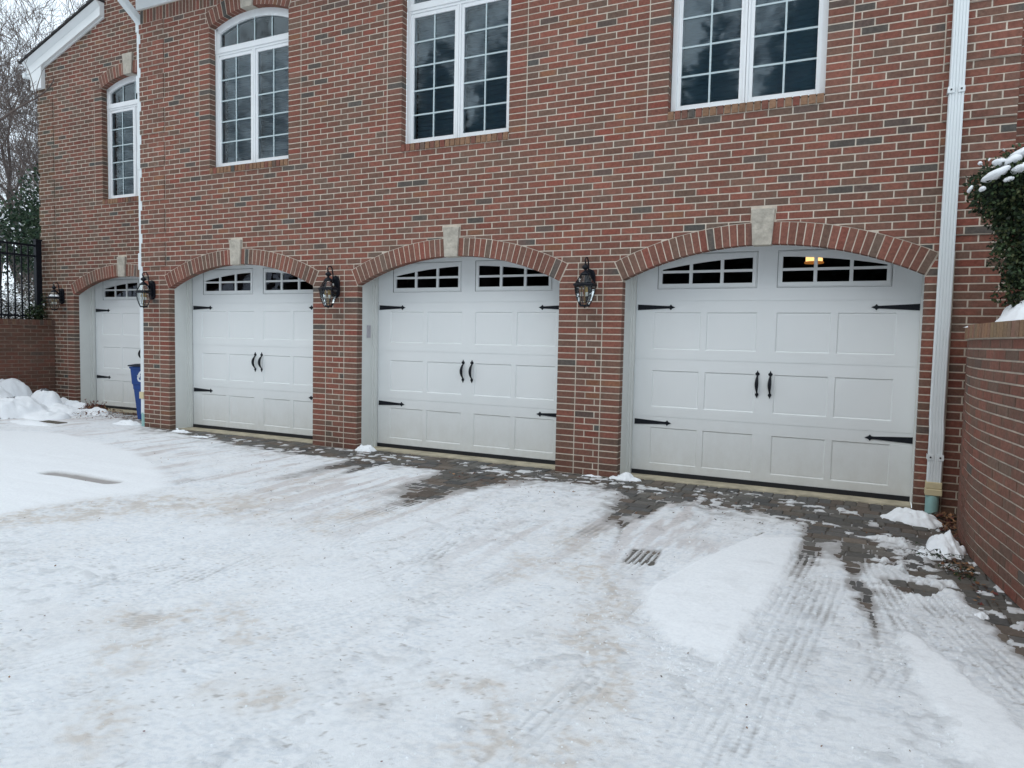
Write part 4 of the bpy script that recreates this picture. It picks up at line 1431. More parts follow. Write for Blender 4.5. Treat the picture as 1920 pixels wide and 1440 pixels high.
# untouched snow
def untouched(poly, ht, soft, seed):
    s = inpoly(X, Y, poly) + .07 * (fbm(X * 3, Y * 3, seed) - .5) + .05 * (fbm(X * 11, Y * 11, seed + 5) - .5) + .03 * (fbm(X * 32, Y * 32, seed + 6) - .5)
    m = sstep(-soft, soft, s)
    return m, ht + .013 * (fbm(X * 1.2, Y * 6.5, seed + 1, 3) - .5) + .003 * (fbm(X * 9, Y * 9, seed + 2, 3) - .5)
PA = [(7.30, -1.70), (7.60, -1.52), (7.59, -2.57), (7.54, -3.35), (7.50, -3.93), (7.43, -3.90), (7.25, -3.83), (7.05, -3.55), (6.93, -3.21), (7.05, -2.51)]
PB = [(8.21, -3.12), (8.30, -3.18), (8.39, -3.42), (8.52, -3.77), (8.66, -4.2), (8.85, -4.9), (8.9, -5.6), (8.55, -5.4), (8.42, -4.43), (8.36, -4.15), (8.30, -3.78), (8.23, -3.48)]
PC = [(-5.4, -2.4), (-2.68, -1.45), (-1.76, -1.14), (.35, -1.63), (1.89, -2.37), (2.40, -2.79), (2.28, -3.30), (2.16, -3.63), (2.23, -4.08), (2.25, -4.6), (-5.4, -5.2)]
pure = np.zeros(X.shape)
for poly, ht, soft, seed in ((PA, .028, .035, 80), (PB, .027, .03, 84), (PC, .026, .10, 88)):
    m, hh = untouched(poly, ht, soft, seed)
    H = H * (1 - m) + hh * m; pure = np.maximum(pure, m)
scf = scf * (1 - .70 * pure)
dd, f, sg = polydist(X, Y, [(6.96, -3.62), (6.96, -3.07), (7.11, -2.32), (7.34, -1.49)])
H -= .010 * np.exp(-(dd / .012) ** 2)
# wind-thinned scrape in the left patch
dd, f, sg = polydist(X, Y, [(.85, -2.88), (1.20, -2.85), (1.75, -2.86)])
scr = np.exp(-(dd / .085) ** 4)
H -= .028 * scr
# dusting left on the paving
dz = sstep(.52, .62, fbm(X * 12, Y * 14, 160, 4)) * sstep(.38, .5, fbm(X * 2.2, Y * 3, 161)) * (d > -.1) * (d < .75)
H = np.where(dz > 0, np.maximum(H, -.006 + .0115 * dz), H)
# chunks near the curved wall
d3 = sstep(.47, .56, fbm(X * 5.5, Y * 7, 91) + .15 * (fbm(X * 20, Y * 20, 92) - .5)) * sstep(8.0, 8.2, X) * sstep(-.9, -1.2, Y) * sstep(-2.7, -2.3, Y)
H += .030 * d3
H = np.where(X > 9.4, np.maximum(H, .02), H)
# swept paving along the curved wall
wxx = np.interp(-Y, [-1.3] + [-p[1] for p in RWP], [8.7] + [p[0] for p in RWP])
wd_ = wxx - X + .12 * (fbm(X * 5, Y * 5, 170) - .5) + .10 * (fbm(X * 16, Y * 16, 171) - .5)
swp = sstep(.34, .16, wd_) * (Y > -4.0)
H = H * (1 - swp) + (-.016) * swp
H = np.where((swp > .5) & (fbm(X * 9, Y * 9, 172) > .64), .006, H)
# colours of the snow: clean, sandy, thin over paving; shadow dashes painted in
noise1 = fbm(X * 6, Y * 6, 101); noise2 = fbm(X * 30, Y * 30, 102, 3)
tan = .10 * sstep(.50, .68, fbm(X * 3.2, Y * 2.4, 103))
for pts, r, s in (([(2.25, -4.06), (2.6, -3.71), (2.8, -3.16), (3.31, -2.96)], .32, .75), ([(2.2, -3.4), (2.5, -3.1)], .3, .5), ([(4.83, -4.84), (5.04, -4.64), (5.52, -4.67)], .18, .55),
                  ([(4.9, -4.83), (5.14, -5.15), (5.4, -5.39), (5.73, -5.64)], .12, .6), ([(6.5, -2.9), (6.75, -3.5), (7.08, -4.35), (7.29, -4.9)], .20, .55),
                  ([(6.87, -5.01), (7.02, -4.49)], .16, .6), ([(5.79, -5.17), (6.04, -5.13)], .1, .6), ([(6.4, -4.9), (6.7, -4.6)], .14, .35), ([(4.4, -3.1), (4.5, -2.3), (4.4, -1.8)], .25, .5), ([(6.2, -2.0), (6.1, -3.3)], .2, .35), ([(3.0, -1.5), (3.6, -3.0)], .3, .35)):
    dd, f, sg = polydist(X, Y, pts)
    tan += s * np.exp(-(dd / r) ** 2) * (.25 + 1.3 * sstep(.35, .7, noise1)) * (.35 + 1.0 * sstep(.4, .7, noise2))
tan = np.clip(tan * (1 - pure), 0, .8)
thin = 1 - sstep(.0, .0085, H)
grime = .10 * sstep(.55, .75, fbm(X * 11, Y * 5, 110)) * (1 - pure) + .35 * rib_zone * sstep(-.0, -.003, np.cos(0) * 0 - .0) * 0
clean = np.array([.945, .955, .965]); sand = np.array([.60, .50, .40]); wet = np.array([.36, .335, .32]); grey = np.array([.60, .61, .62])
C = clean[None, None] * np.ones(X.shape + (3,))
def mixc(C, c, a): return C * (1 - a[..., None]) + c[None, None] * a[..., None]
blue = np.array([.64, .69, .75])  # shadow tone, painted on as tiny blue-grey dashes between crumbs
C = mixc(C, blue, .36 * sstep(.52, .64, fbm(X * 38, Y * 80, 131, 3)) * sstep(.2, .5, fbm(X * 2, Y * 2, 132)) * (1 - pure) + .08 * sstep(.5, .75, fbm(X * 7, Y * 12, 133)) * (1 - pure))
C = mixc(C, grey, np.clip(grime * .7 + .10 * rib_zone * (H < Hb - .003), 0, 1))
br_ = sstep(.50, .66, fbm(X * 11 + Y * .4, Y * 1.6, 140, 4)) * sstep(.42, .58, fbm(X * 1.1, Y * .7, 141)) * sstep(-4.2, -1.6, Y) * (1 - pure)
C = mixc(C, np.array([.56, .48, .45]), br_ * .50)
C = mixc(C, sand, tan * .70)
ribs = ribs * (.35 + .9 * sstep(.35, .62, fbm(X * 6, Y * 3, 150)))
C = mixc(C, np.array([.62, .63, .64]), .36 * np.clip(ribs, 0, 1) * (1 - pure))
C = C * (1 - .09 * pure[..., None])
C = mixc(C, wet, np.clip(thin * .85 + scr * .95, 0, 1))
spots_ = sstep(.73, .80, fbm(X * 40, Y * 70, 120, 3)) * (1 - pure) * sstep(.35, .6, fbm(X * 2.5, Y * 2.5, 121))
C = mixc(C, np.array([.38, .34, .31]), spots_ * .6)
# keep clear of house and walls
mask = ~((Y > .10) & (X > XL - .06)) & ~((Y > WY + .12))
wx = np.interp(-Y, [-1.3] + [-p[1] for p in RWP], [8.7] + [p[0] for p in RWP])
mask &= X < wx + .06
H = np.where((Y > -.02) & (X > XL), np.minimum(H, -.016), H)
snow = gridmesh('snow_cover', X, Y, H, M['snowg'], C, scf, True, mask)
tag(snow, kind='structure')

# loose crumbs of snow kicked up by tyres
cr = MB(); rc = random.Random(33)
spots_c = [(x_, y_, .55) for x_ in (7.1, 7.55, 7.9, 8.3) for y_ in (-1.8, -2.6, -3.4, -4.2)] + [(rc.uniform(2, 8), rc.uniform(-5.4, -1.6), .8) for _ in range(70)] + [(6.95, -3.6, .4), (7.45, -3.95, .3), (7.2, -3.9, .3), (8.5, -1.9, .4), (8.45, -2.6, .3)] * 3
for (cx_, cy_, rr0) in spots_c:
    for _ in range(34):
        x_ = cx_ + rc.gauss(0, rr0 * .5); y_ = cy_ + rc.gauss(0, rr0 * .5)
        if not (-4 < x_ < 8.6 and -6.3 < y_ < -1.0): continue
        i_ = min(int(np.searchsorted(ys, y_)), len(ys) - 1); j_ = min(int(np.searchsorted(xs, x_)), len(xs) - 1)
        if H[i_, j_] < .002 or pure[i_, j_] > .6: continue
        s_r = rc.uniform(.0025, .0068) * (1.6 if rc.random() < .05 else 1); z_ = H[i_, j_] - s_r * .05
        t_a = rc.uniform(0, 6.28)
        top = [(x_ + s_r * .6 * math.cos(t_a + q * 1.26) * rc.uniform(.6, 1.1), y_ + s_r * .6 * math.sin(t_a + q * 1.26) * rc.uniform(.6, 1.1), z_ + s_r * rc.uniform(.5, .8)) for q in range(5)]
        bot = [(x_ + s_r * math.cos(t_a + q * 1.26) * rc.uniform(.8, 1.3), y_ + s_r * math.sin(t_a + q * 1.26) * rc.uniform(.8, 1.3), z_ - s_r * .7) for q in range(5)]
        cr.idx(bot + top, [(5, 6, 7, 8, 9)] + [(q, (q + 1) % 5, (q + 1) % 5 + 5, q + 5) for q in range(5)])
tag(cr.build('snow_crumbs', M['snow']), kind='stuff')

# wide snow field beyond the drive
F = MB()
z = .012
F.face([(-5.44, -60, z), (60, -60, z), (60, -6.6, z), (-5.44, -6.6, z)])
F.face([(9.75, -6.6, z), (60, -6.6, z), (60, .2, z), (9.75, .2, z)])
tag(F.build('snow_field', M['snow']), kind='structure')
# raised ground to the left, behind the garden wall
gx = np.concatenate([np.linspace(-5.70, -14, 60), np.linspace(-14.5, -120, 40)]); gy = np.concatenate([np.linspace(-60, -8, 14), np.linspace(-7, 12, 60), np.linspace(13, 200, 30)])
GX, GY = np.meshgrid(gx[::-1], gy)
dist = np.maximum(-5.7 - GX, 0)
GZ = 1.50 + .10 * dist ** .8 + .10 * fbm(GX * .6, GY * .6, 5) + .02 * np.maximum(GY - 10, 0) ** .8
tag(gridmesh('snowy_hill', GX, GY, GZ, M['snow']), kind='structure')
gm = MB(); gm.face([(-5.7, -60, 0), (-5.7, -4.5, 0), (-5.7, -4.5, 1.6), (-5.7, -60, 1.6)]); gm.face([(-5.9, WY + .1, 1.3), (-5.7, WY + .1, 1.3), (-5.7, 12, 1.3), (-5.9, 12, 1.3)])
tag(gm.build('bank', M['soil']), kind='structure')

# ------------------------------------------------------------ snow lumps and pile
def lump(cx, cy, rx, ry, h, seed, name='snow_lump', z0=-.01, n=44, rot=0, pw=1.0):
    u = np.linspace(-1.15, 1.15, n); U, V = np.meshgrid(u, u)
    ang = np.arctan2(V, U); rad = np.hypot(U, V)
    edge = 1 + .25 * (fbm(np.cos(ang) * 4 + 9, np.sin(ang) * 4 + 9, seed + 21) - .5) + .8 * (fbm(np.cos(ang) * 1.4 + 5, np.sin(ang) * 1.4 + 5, seed) - .5) * 2 * .6
    t = np.clip(1 - (rad / edge) ** 2, -.4, 1)
    Z = z0 + h * np.sign(t) * np.abs(t) ** (.55 * pw) * (.45 + 1.0 * fbm(U * 1.8 + seed, V * 1.8, seed + 3) + .5 * (fbm(U * 4 + seed, V * 4, seed + 5) - .5)) - .01
    Z += (.008 + .09 * h) * (fbm(U * 5, V * 5, seed + 9) - .5) * (t > 0) + .06 * h * (fbm(U * 13, V * 13, seed + 10) - .5) * (t > 0)
    c, s = math.cos(rot), math.sin(rot)
    XX = cx + rx * U * c - ry * V * s; YY = cy + rx * U * s + ry * V * c
    return gridmesh(name, XX, YY, Z, M['snow'], mask=t > -.25)
LUMPS = [(-.74, -.10, .17, .07, .055, 1, 'thin snow slab lying at the foot of the corner pier left of the second bay', .1),
         (-.20, -.28, .22, .06, .035, 2, 'flat crust of snow on the paving in front of the second garage bay', .05),
         (2.42, .02, .15, .085, .085, 3, 'pale icy chunk on the sill at the left foot of the middle garage door', .0),
         (5.43, -.03, .13, .045, .03, 4, 'sliver of ice against the base of the pier under the rightmost lantern', .0),
         (5.79, .0, .17, .10, .075, 5, 'rounded chunk of snow at the left foot of the big right garage door', .2),
         (8.38, -.42, .22, .17, .10, 6, 'jagged grey-white snow heap in front of the mint drain pipe', -.7),
         (8.55, -1.32, .12, .22, .12, 8, 'smooth white snow mound resting against the curved brick wall', .25),
         (8.44, -1.50, .10, .10, .055, 9, 'low snow clump with green sprigs beside the smooth mound', .25),
         (-2.10, .02, .25, .12, .08, 10, 'long snow chunk beside the blue recycling bin and white corner downspout', .35),
         (8.60, -2.66, .045, .05, .045, 12, 'small lone snow clod on the bare paving below the curved wall', 0)]
for cx, cy, rx, ry, h, sd, lb, rot in LUMPS:
    tag(lump(cx, cy, rx, ry, h, sd, rot=rot), lb, 'snow clump', 'clumps of snow left along the walls')
# shovelled pile at the left
pu = np.linspace(-5.42, -2.3, 120); pvv = np.linspace(-3.2, .98, 150); U, V = np.meshgrid(pu, pvv)
Zp = np.full(U.shape, -.02)
BL_ = [(-5.25, .05, .34, .42, .52), (-4.9, -.55, .5, .6, .46), (-4.62, .33, .30, .25, .42), (-4.35, -.35, .42, .5, .30), (-4.9, -1.4, .6, .7, .50), (-4.3, -1.6, .5, .6, .30), (-5.1, -2.4, .5, .6, .45),
       (-4.05, .25, .42, .30, .17), (-3.75, -.20, .45, .3, .12), (-3.9, .62, .5, .22, .10), (-5.0, .75, .35, .25, .22), (-4.5, .75, .45, .2, .16), (-3.2, -.75, .5, .12, .05)]
for (a, b, ra, rb_, h) in BL_:
    r = np.hypot((U - a) / ra, (V - b) / rb_) + .35 * (fbm(U * 2.5, V * 2.5, int(abs(a * 10))) - .5)
    Zp = np.maximum(Zp, h * np.clip(1 - r ** 2.4, 0, 1) ** .6 * (.9 + .25 * fbm(U * 4, V * 4, 7)) - .02 * (r > 1))
k5 = Zp.copy()
for _ in range(2):
    k5[1:-1, 1:-1] = (k5[1:-1, 1:-1] * 2 + k5[:-2, 1:-1] + k5[2:, 1:-1] + k5[1:-1, :-2] + k5[1:-1, 2:]) / 6
Zp = k5 + (.20 * (fbm(U * 3.0, V * 3.0, 76) - .5) + .09 * (np.abs(fbm(U * 6, V * 6, 77, 3) - .5) * 2 - .25)) * sstep(.0, .14, k5)
tag(gridmesh('snow_pile', U, V, Zp, M['snow'], mask=(k5 > -.012)), 'large lumpy shovelled snow pile against the garden wall at left', 'snow pile')
# piece of bare boards beside the pile
mb = MB(); mb.prism([(-3.35, .004), (-2.85, .004), (-2.87, .022), (-3.33, .022)], -.56, -.40)
tag(mb.build('paving_slab', M['soil'], bevel=.004), 'brown slab lying bare in the snow by the shovelled pile', 'slab')

# ------------------------------------------------------------ leaf litter
LC = [(.12, .035, .030), (.16, .075, .040), (.22, .11, .055), (.10, .055, .035), (.30, .17, .09), (.07, .045, .035)]
def leafbits(spots, name, lab=None, cols=LC):
    mb = MB(); r = random.Random(3)
    for (cx, cy, rx, ry, z0, zh, n, sz) in spots:
        for _ in range(n):
            a = r.uniform(0, 2 * PI); q = math.sqrt(r.random())
            x, y = cx + rx * q * math.cos(a), cy + ry * q * math.sin(a)
            z = z0 + zh * r.random() * (1 - q * q) + .004
            s = sz * r.uniform(.5, 1.2); t = r.uniform(0, 2 * PI)
            u = Vector((math.cos(t), math.sin(t), r.uniform(-.5, .5))) * s
            v = Vector((-math.sin(t), math.cos(t), r.uniform(-.5, .5))) * s * r.uniform(.35, .7)
            p = Vector((x, y, z)); c = r.choice(cols); k = r.uniform(.7, 1.3); c = tuple(w * k for w in c)
            cz = Vector((0, 0, s * r.uniform(.1, .5)))
            mb.face([tuple(p - u), tuple(p - v * .9 + cz * .5), tuple(p + u * .9 + cz), tuple(p + v + cz * .4)], 0, c)
    return mb.build(name, M['litter'], color=True)
tag(leafbits([(8.62, -.22, .14, .25, 0, .05, 330, .026), (8.62, -.60, .07, .30, 0, .03, 160, .024), (8.60, -1.15, .06, .28, 0, .035, 170, .026), (8.58, -1.75, .09, .22, 0, .03, 90, .022), (8.66, -2.25, .07, .25, 0, .02, 30, .018)],
             'leaf_litter'), kind='stuff')
tag(leafbits([(-3.95, .72, .28, .26, .05, .10, 260, .030), (-3.6, .55, .45, .40, .05, .03, 160, .026), (-2.9, .75, .8, .35, .01, .03, 330, .024), (-3.3, .1, .7, .35, .03, .02, 60, .02), (3.5, -1.2, 5.2, .9, .012, 0, 150, .012), (6.5, -.9, 2.0, .45, .01, 0, 120, .012),
              (4.5, -3.2, 5.5, 2.4, .016, 0, 330, .008), (7.6, -3.0, 1.2, 1.6, .014, 0, 110, .006), (4.4, -.7, .5, .2, 0, .01, 25, .02)], 'leaf_litter'), kind='stuff')
def red_shrub():
    mb = MB(); r = random.Random(8)
    for _ in range(46):
        a = r.uniform(0, 2 * PI); e_ = r.uniform(.3, 1.3); L_ = r.uniform(.10, .24)
        p0 = Vector((-4.02 + r.uniform(-.12, .12), .78 + r.uniform(-.06, .06), .03))
        p1 = p0 + Vector((math.cos(a) * math.cos(e_), math.sin(a) * math.cos(e_), math.sin(e_))) * L_
        mb.tube([tuple(p0), tuple(p0.lerp(p1, .5) + Vector((0, 0, .02))), tuple(p1)], [.004, .003, .002], 4, 0, (.12, .05, .04))
        for q in range(4):
            p = p0.lerp(p1, r.uniform(.4, 1)); s = .020
            mb.face([tuple(p + Vector([r.uniform(-s, s) for _ in range(3)])) for _ in range(3)], 0, r.choice([(.20, .03, .03), (.14, .03, .03), (.25, .12, .08)]))
    return mb.build('dry_shrub', M['litter'], color=True)
tag(red_shrub(), 'low dark red leafy sprig poking out of the snow at the far garage door', 'shrub')
tw = MB(); r = random.Random(4)
for (x, y, n, L_) in ((8.47, -1.62, 14, .14), (8.55, -1.9, 10, .12), (8.60, -2.0, 8, .10)):
    for _ in range(n):
        a = r.uniform(0, 2 * PI); p0 = Vector((x + r.uniform(-.08, .08), y + r.uniform(-.1, .1), .03))
        p1 = p0 + Vector((math.cos(a), math.sin(a), r.uniform(0, .5))) * L_ * r.uniform(.4, 1)
        tw.tube([tuple(p0), tuple(p0.lerp(p1, .5) + Vector((0, 0, .012))), tuple(p1)], [.0025, .002, .0015], 4, 0, (.03, .03, .02))
        for q in range(5):
            p = p0.lerp(p1, r.uniform(.3, 1)); s = .012
            tw.face([tuple(p + Vector([r.uniform(-s, s) for _ in range(3)])) for _ in range(3)], 0, r.choice([(.03, .06, .025), (.05, .07, .03)]))
tag(tw.build('fallen_twigs', M['litter'], color=True), kind='stuff')

# ------------------------------------------------------------ iron fence
def fence():
    root = empty('iron_fence', (-5.75, .9, 1.5), label='black iron picket fence standing on the garden wall at far left', cat='fence')
    X_ = -5.72
    p = MB(); p.box(X_ - .04, X_ + .04, .83, .93, 1.40, 3.02); p.box(X_ - .05, X_ + .05, .82, .94, 3.02, 3.05)
    p.build('post', M['black'], root)
    p = MB(); p.box(X_ - .04, X_ + .04, -1.72, -1.64, 1.40, 3.02); p.box(X_ - .05, X_ + .05, -1.73, -1.63, 3.02, 3.05)
    p.build('post', M['black'], root)
    for z in (2.93, 2.74, 1.66):
        r = MB(); r.box(X_ - .016, X_ + .016, -1.64, .83, z - .018, z + .018); r.build('rail', M['black'], root)
    y = .83 - .118
    while y > -1.6:
        r = MB(); r.box(X_ - .010, X_ + .010, y - .010, y + .010, 1.56, 2.95); r.build('picket', M['black'], root)
        y -= .118
    return root
fence()

# ------------------------------------------------------------ foliage
def leafcloud(blobs, n, size, name, cols, seed=1, parent=None, snowfrac=0.0, surf=.55, smin=-.3):
    r = random.Random(seed); mb = MB()
    tot = sum(b[3] * b[4] * b[5] for b in blobs)
    for b in blobs:
        m = int(n * b[3] * b[4] * b[5] / tot)
        for _ in range(m):
            d = Vector([r.gauss(0, 1) for _ in range(3)]).normalized()
            q = surf + (1 - surf) * r.random() ** .6
            q *= 1 + .22 * math.sin(d.x * 7 + b[0] * 3) * math.sin(d.z * 6 + b[2] * 5) * math.cos(d.y * 5)
            p = Vector((b[0] + d.x * b[3] * q, b[1] + d.y * b[4] * q, b[2] + d.z * b[5] * q))
            s = size * r.uniform(.6, 1.3)
            t = Vector([r.gauss(0, 1) for _ in range(3)]).normalized(); t = (t + d * .6).normalized()
            w = t.cross(Vector([r.gauss(0, 1) for _ in range(3)])).normalized() * s * .38
            u = t * s
            k = r.uniform(.65, 1.35)
            c = r.choice(cols)
            mi = 0
            if r.random() < snowfrac and d.z > smin: mi = 1
            mb.face([tuple(p - u * .2), tuple(p + u * .4 - w), tuple(p + u), tuple(p + u * .4 + w)], mi, tuple(x * k for x in c))
    return mb.build(name, [M['leaf'], M['snow']], parent, color=True)

YEW = [(.028, .052, .020), (.042, .070, .028), (.018, .034, .016), (.062, .075, .028), (.014, .026, .014)]
yw = empty('yew_bush', (9.2, -.9, 1.5), label='dark green clipped yew bush topped with snow above the curved wall', cat='bush')
blobs = [(8.80, -1.0, 2.54, .24, .28, .22), (9.00, -1.0, 2.50, .36, .34, .33), (9.08, -.97, 2.2, .35, .36, .36), (9.12, -.95, 1.9, .31, .34, .36), (9.17, -.95, 1.68, .26, .3, .18), (9.45, -.9, 2.3, .45, .45, .52), (9.45, -1.0, 1.85, .4, .4, .36)]
leafcloud(blobs, 46000, .026, 'foliage', YEW, 5, yw, .16, smin=.62)
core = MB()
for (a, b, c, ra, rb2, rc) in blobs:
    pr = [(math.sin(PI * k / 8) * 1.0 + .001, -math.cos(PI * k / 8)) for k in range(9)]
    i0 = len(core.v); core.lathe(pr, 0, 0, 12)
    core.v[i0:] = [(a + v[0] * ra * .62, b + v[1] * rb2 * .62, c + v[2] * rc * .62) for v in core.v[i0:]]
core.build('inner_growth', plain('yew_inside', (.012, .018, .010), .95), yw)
st = MB(); st.tube([(9.25, -.9, 1.45), (9.28, -.92, 1.9), (9.2, -.9, 2.3)], [.05, .04, .02], 8); st.build('stem', M['bark'], yw)
def cap(cx, cy, cz, rx, ry, rz, tilt, seed):
    nu, nv = 20, 12
    th, ph = np.meshgrid(np.linspace(0, 2 * PI, nu + 1), np.linspace(0, PI, nv + 1))
    dx, dy, dz_ = np.sin(ph) * np.cos(th), np.sin(ph) * np.sin(th), np.cos(ph)
    k = 1 + .5 * (fbm(dx * 1.6 + dz_ + seed, dy * 1.6 + seed, seed) - .5) + .16 * (fbm(dx * 5 + seed, dy * 5 + dz_ * 3, seed + 2) - .5)
    x, z = rx * dx * k, rz * .8 * dz_ * (k + .35 * (fbm(dx * 3 + seed, dy * 3 + 7, seed + 4) - .5))
    o = gridmesh('snow_cap', cx + x, cy + ry * dy * k, cz + z + tilt * x, M['snow'])
    o.parent = yw; o.matrix_parent_inverse = yw.matrix_world.inverted()
for a in [(8.715, -1.22, 2.610, .085, .10, .042, .42, 1), (8.732, -1.16, 2.700, .042, .06, .030, .1, 2), (8.805, -1.17, 2.700, .055, .07, .042, .35, 3), (8.875, -1.10, 2.765, .075, .10, .042, .35, 4),
          (8.86, -1.24, 2.635, .070, .08, .038, .35, 5), (8.572, -1.16, 2.530, .018, .03, .024, .9, 6), (8.636, -1.24, 2.512, .022, .03, .020, .3, 7), (8.628, -1.10, 2.716, .014, .02, .016, 0, 8),
          (9.0, -1.05, 2.80, .10, .14, .05, .1, 9), (8.78, -1.27, 2.56, .03, .03, .018, .2, 10), (9.15, -.9, 2.83, .14, .16, .05, 0, 11)]: cap(*a)
# snow bank at its foot
mb_ = lump(9.10, -1.05, .34, .40, .26, 15, 'snow_bank', z0=1.56, pw=1.1)
tag(mb_, 'smooth bank of snow on the wall cap under the yew bush', 'snow bank')
mb_ = lump(8.83, -.72, .20, .10, .018, 17, 'snow_crust', z0=1.596, pw=1.1)
tag(mb_, 'thin crust of snow on the left end of the curved wall cap', 'snow patch')

HOL = [(.018, .045, .022), (.03, .06, .028), (.012, .03, .018), (.05, .085, .045), (.02, .05, .03)]
ho = empty('holly_tree', (-7.4, 1.8, 1.6), label='dark evergreen holly behind the iron fence left of the house corner', cat='tree')
hb = [(-7.3, 2.2, 3.6, .8, 1.0, .9), (-8.2, 2.0, 3.3, .9, 1.0, .8), (-6.75, 1.9, 4.1, .45, .7, .7), (-8.9, 3.2, 3.4, .9, 1.0, 1.0), (-6.6, 1.6, 3.3, .4, .5, .6)]
leafcloud(hb, 14000, .060, 'foliage', HOL, 7, ho, .035, .3)
t_ = MB(); t_.tube([(-7.4, 2.2, 1.5), (-7.45, 2.2, 2.6), (-7.3, 2.1, 3.6)], [.10, .08, .03], 8); t_.build('trunk', M['bark'], ho)
SH = [(.04, .05, .03), (.06, .06, .035), (.08, .06, .045), (.03, .035, .025)]
for i, (bl, lb) in enumerate([([(-6.0, .55, 1.72, .25, .45, .26), (-6.0, -.1, 1.68, .3, .45, .22)], 'snow dusted low shrub spilling over the garden wall below the fence'),
                            ([(-6.6, 1.2, 1.95, .5, .6, .38), (-7.2, .5, 1.9, .5, .6, .35), (-7.6, 1.6, 2.1, .6, .6, .4)], 'snow speckled bush on the bank behind the fence pickets'),
                            ([(-5.66, .78, 1.68, .14, .16, .20), (-5.70, .93, 1.9, .09, .06, .22)], 'dark green ivy clump where fence post meets the house corner')]):
    e_ = leafcloud(bl, 3600 if i < 2 else 900, .034, ['snowy_shrub', 'snowy_bush', 'ivy'][i], SH if i < 2 else YEW, 20 + i, None, (.42, .35, .03)[i], .25)
    tag(e_, lb, ['shrub', 'bush', 'ivy'][i])

# ------------------------------------------------------------ bare trees
def bare_tree(seed, height, spread=.5, r0=.14, depth=6, lean=(0, 0), twigs=3):
    r = random.Random(seed); tk = MB(); cr = MB()
    def grow(p, d, L_, rad, lev):
        mb = tk if lev <= 1 else cr
        n = 3 if lev < 3 else 2
        pts = [p]; rr = [rad]
        q = p.copy(); dd = d.copy()
        for k in range(n):
            dd = (dd + Vector([r.gauss(0, .13) for _ in range(3)]) + Vector((0, 0, .06))).normalized()
            q = q + dd * L_ / n
            pts.append(q.copy()); rr.append(rad * (1 - .45 * (k + 1) / n))
        mb.tube([tuple(x) for x in pts], rr, 6 if lev < 2 else (4 if lev < 4 else 3), cap=False)
        if lev >= depth: return
        nc = r.choice([3, 4]) if lev < 2 else r.choice([2, 3, twigs])
        for k in range(nc):
            t = r.uniform(.35, 1) if k else 1
            i = min(int(t * n), n - 1); base = pts[i].lerp(pts[i + 1], t * n - i if t < 1 else 1)
            ax = Vector([r.gauss(0, 1) for _ in range(3)]).normalized()
            nd = (dd + ax * spread * r.uniform(.7, 1.5)).normalized()
            if nd.z < -.1: nd.z *= -.5
            grow(base, nd, L_ * r.uniform(.58, .82), max(rr[-1] * r.uniform(.5, .8), .0065), lev + 1)
    grow(Vector((0, 0, 0)), Vector((lean[0], lean[1], 1)).normalized(), height * .30, r0, 0)
    root = empty('bare_tree', (0, 0, 0))
    tk.build('trunk', M['bark'], root); cr.build('crown', M['twig'], root)
    return root
TB = [bare_tree(2, 9.5, .55, .13, 7), bare_tree(5, 8.5, .65, .11, 7), bare_tree(9, 12, .5, .16, 7)]
tspots = [(0, -10.2, 3.6, 1.9, .3, 'tall bare tree nearest the house corner, its twigs against the sky', 1.0),
          (1, -13.5, 5.2, 2.2, 2.0, 'bushy bare tree second behind the iron fence', 1.0),
          (2, -16.5, 4.2, 2.4, 4.0, 'wide bare tree at the very left edge of the photo', .9)]
for ti, x, y, z, rz, lb, s in tspots:
    o = TB[ti]; o.location = (x, y, z); o.rotation_euler.z = rz; o.scale = (s, s, s)
    tag(o, lb, 'tree', 'bare trees left of the house')
more = [(0, -11.2, 4.9, 2.1, 0.7), (2, -12.0, 6.4, 2.2, 2.2), (1, -10.8, 6.0, 2.1, 4.0), (0, -12.8, 8.2, 2.3, 5.9), (1, -14.5, 7.2, 2.4, 0.2), (2, -15.5, 6.2, 2.5, 3.1), (1, -12.6, 4.6, 2.2, 1.4), (0, -14.2, 6.2, 2.3, 2.7), (2, -13.2, 7.5, 2.4, 5.5), (1, -17.5, 9.5, 2.6, 3.6), (0, -19, 9, 2.6, 1.0), (1, -24, 10, 3, 2.5), (2, -28, 16, 3, 0), (1, -15, 8.5, 2.4, 5.1), (0, -33, 16, 3.2, 3.3), (2, -22, 13, 3, 1.7), (1, -11.5, 5.5, 2.2, 3.0), (0, -17, 7, 2.5, 4.4), (1, -20.5, 7.5, 2.5, 0.4), (0, -26, 12, 3.0, 5.2)]
for ti, x, y, z, rz in more:
    o = copy_tree(TB[ti]); o.location = (x, y, z); o.rotation_euler.z = rz
    s = .85; o.scale = (s, s, s)
    tag(o, 'bare grey-brown tree in the thicket far behind the iron fence', 'tree', 'thicket of bare trees behind the fence')
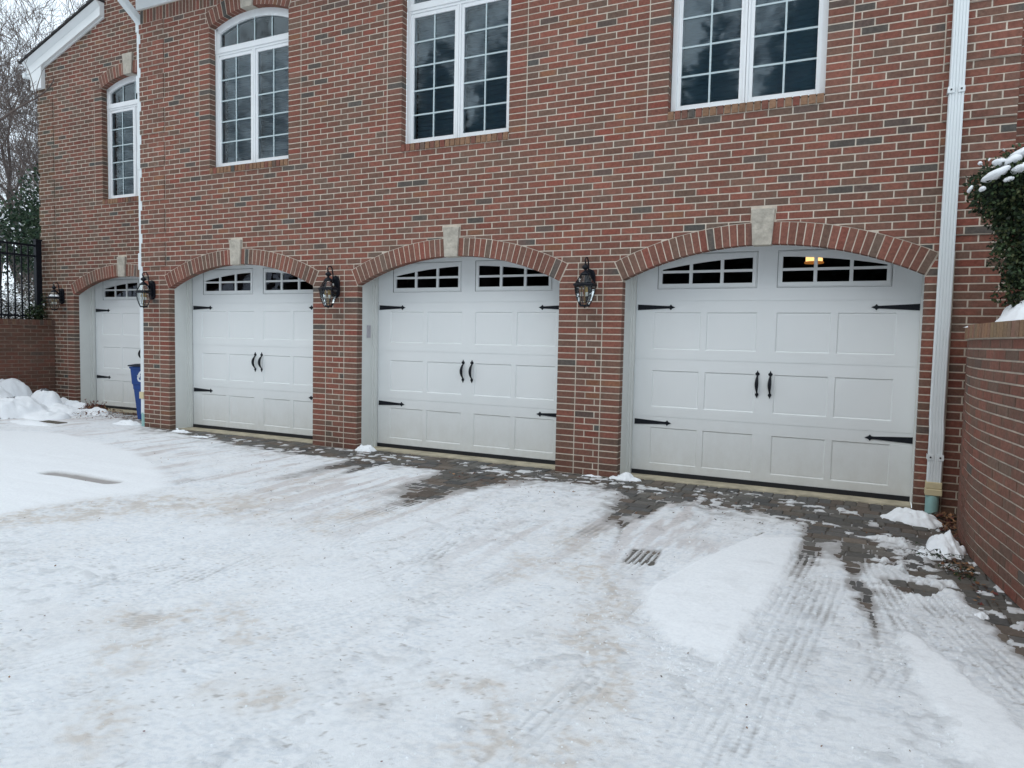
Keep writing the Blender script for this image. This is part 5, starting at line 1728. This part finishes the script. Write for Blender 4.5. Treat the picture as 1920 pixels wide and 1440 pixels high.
# near branch that reaches across the wing
nb = MB()
main = [(-7.2, .0, 4.35), (-6.5, .15, 4.72), (-5.73, .3, 5.03), (-5.3, .38, 5.22), (-4.95, .45, 5.34), (-4.72, .5, 5.46), (-4.58, .53, 5.60), (-4.60, .53, 5.70)]
nb.tube(main, [.030, .026, .020, .017, .014, .011, .009, .004], 7, cap=True)
r = random.Random(12)
for (i, dv, L_) in ((2, (-.1, 0, 1), .55), (3, (.12, .05, 1), .55), (4, (.05, 0, 1), .5), (4, (-.15, 0, 1), .8), (5, (.2, 0, 1), .2), (5, (.4, 0, .5), .22), (1, (.2, 0, 1), .9), (1, (0, 0, 1.), 1.3), (2, (.1, 0, -.4), .3)):
    p = Vector(main[i]); d_ = Vector(dv).normalized(); pts = [tuple(p)]
    for k in range(5):
        d_ = (d_ + Vector([r.gauss(0, .16) for _ in range(3)])).normalized(); p = p + d_ * L_ / 5; pts.append(tuple(p))
        if k > 1 and r.random() < .8:
            e2 = (d_ + Vector([r.gauss(0, .6) for _ in range(3)])).normalized(); nb.tube([tuple(p), tuple(p + e2 * L_ * .12), tuple(p + e2 * L_ * .25 + Vector((0, 0, .02)))], [.004, .003, .002], 4)
    nb.tube(pts, [.009, .008, .007, .006, .004, .003], 5)
nt_ = empty('bare_tree', (-7.6, -.4, 1.6), label='long bare branch reaching in from the left across the wing wall', cat='tree')
nb.build('branch', M['twig'], nt_)
tk = MB(); tk.tube([(-7.9, -.6, 1.5), (-7.7, -.4, 2.8), (-7.5, -.2, 3.9), (-7.2, 0, 4.35)], [.12, .09, .06, .03], 9); tk.build('trunk', M['bark'], nt_)

# ------------------------------------------------------------ trees across the drive, which the windows mirror
ev = empty('evergreen_tree', (0, 0, 0))
ebl = []
rr_ = random.Random(6)
for k in range(16):
    h = 1 + k * .5; w = 1.9 * (1 - k / 17.5)
    for q in range(3):
        a = rr_.uniform(0, 2 * PI)
        ebl.append((math.cos(a) * w * .5, math.sin(a) * w * .5, h, w * .65, w * .65, .5))
leafcloud(ebl, 14000, .26, 'foliage', [(.055, .07, .055), (.07, .085, .065), (.045, .06, .05)], 31, ev, .0, .4)
t_ = MB(); t_.tube([(0, 0, 0), (0, 0, 4), (0, 0, 8.5)], [.2, .14, .03], 8); t_.build('trunk', M['bark'], ev)
ee = 'dark evergreen tree across the drive, mirrored in the window glass'
es = [(-22 + i * 2.6 + rr_.uniform(-.7, .7), -27 + rr_.uniform(-2, 2), rr_.uniform(1.6, 2.05)) for i in range(14)]
for i, (x, y, s) in enumerate(es):
    o = ev if i == 0 else copy_tree(ev)
    o.location = (x, y, 0); o.scale = (s, s, s); o.rotation_euler.z = i * 1.3
    tag(o, ee, 'tree', 'evergreens mirrored in the windows')
bs = [(-14, -23), (-19, -22), (-5, -24), (0, -22.5), (-23, -21), (-27, -24), (-31, -21), (-35, -25), (-40, -22), (-45, -25), (-50, -24), (-10, -24), (-37, -19), (-29, -18)]
for i, (x, y) in enumerate(bs):
    o = copy_tree(TB[i % 3]); o.location = (x, y, 0); o.scale = (1.95,) * 3; o.rotation_euler.z = i * 2.1
    tag(o, 'bare tree across the drive, mirrored in the window glass', 'tree', 'bare trees mirrored in the windows')
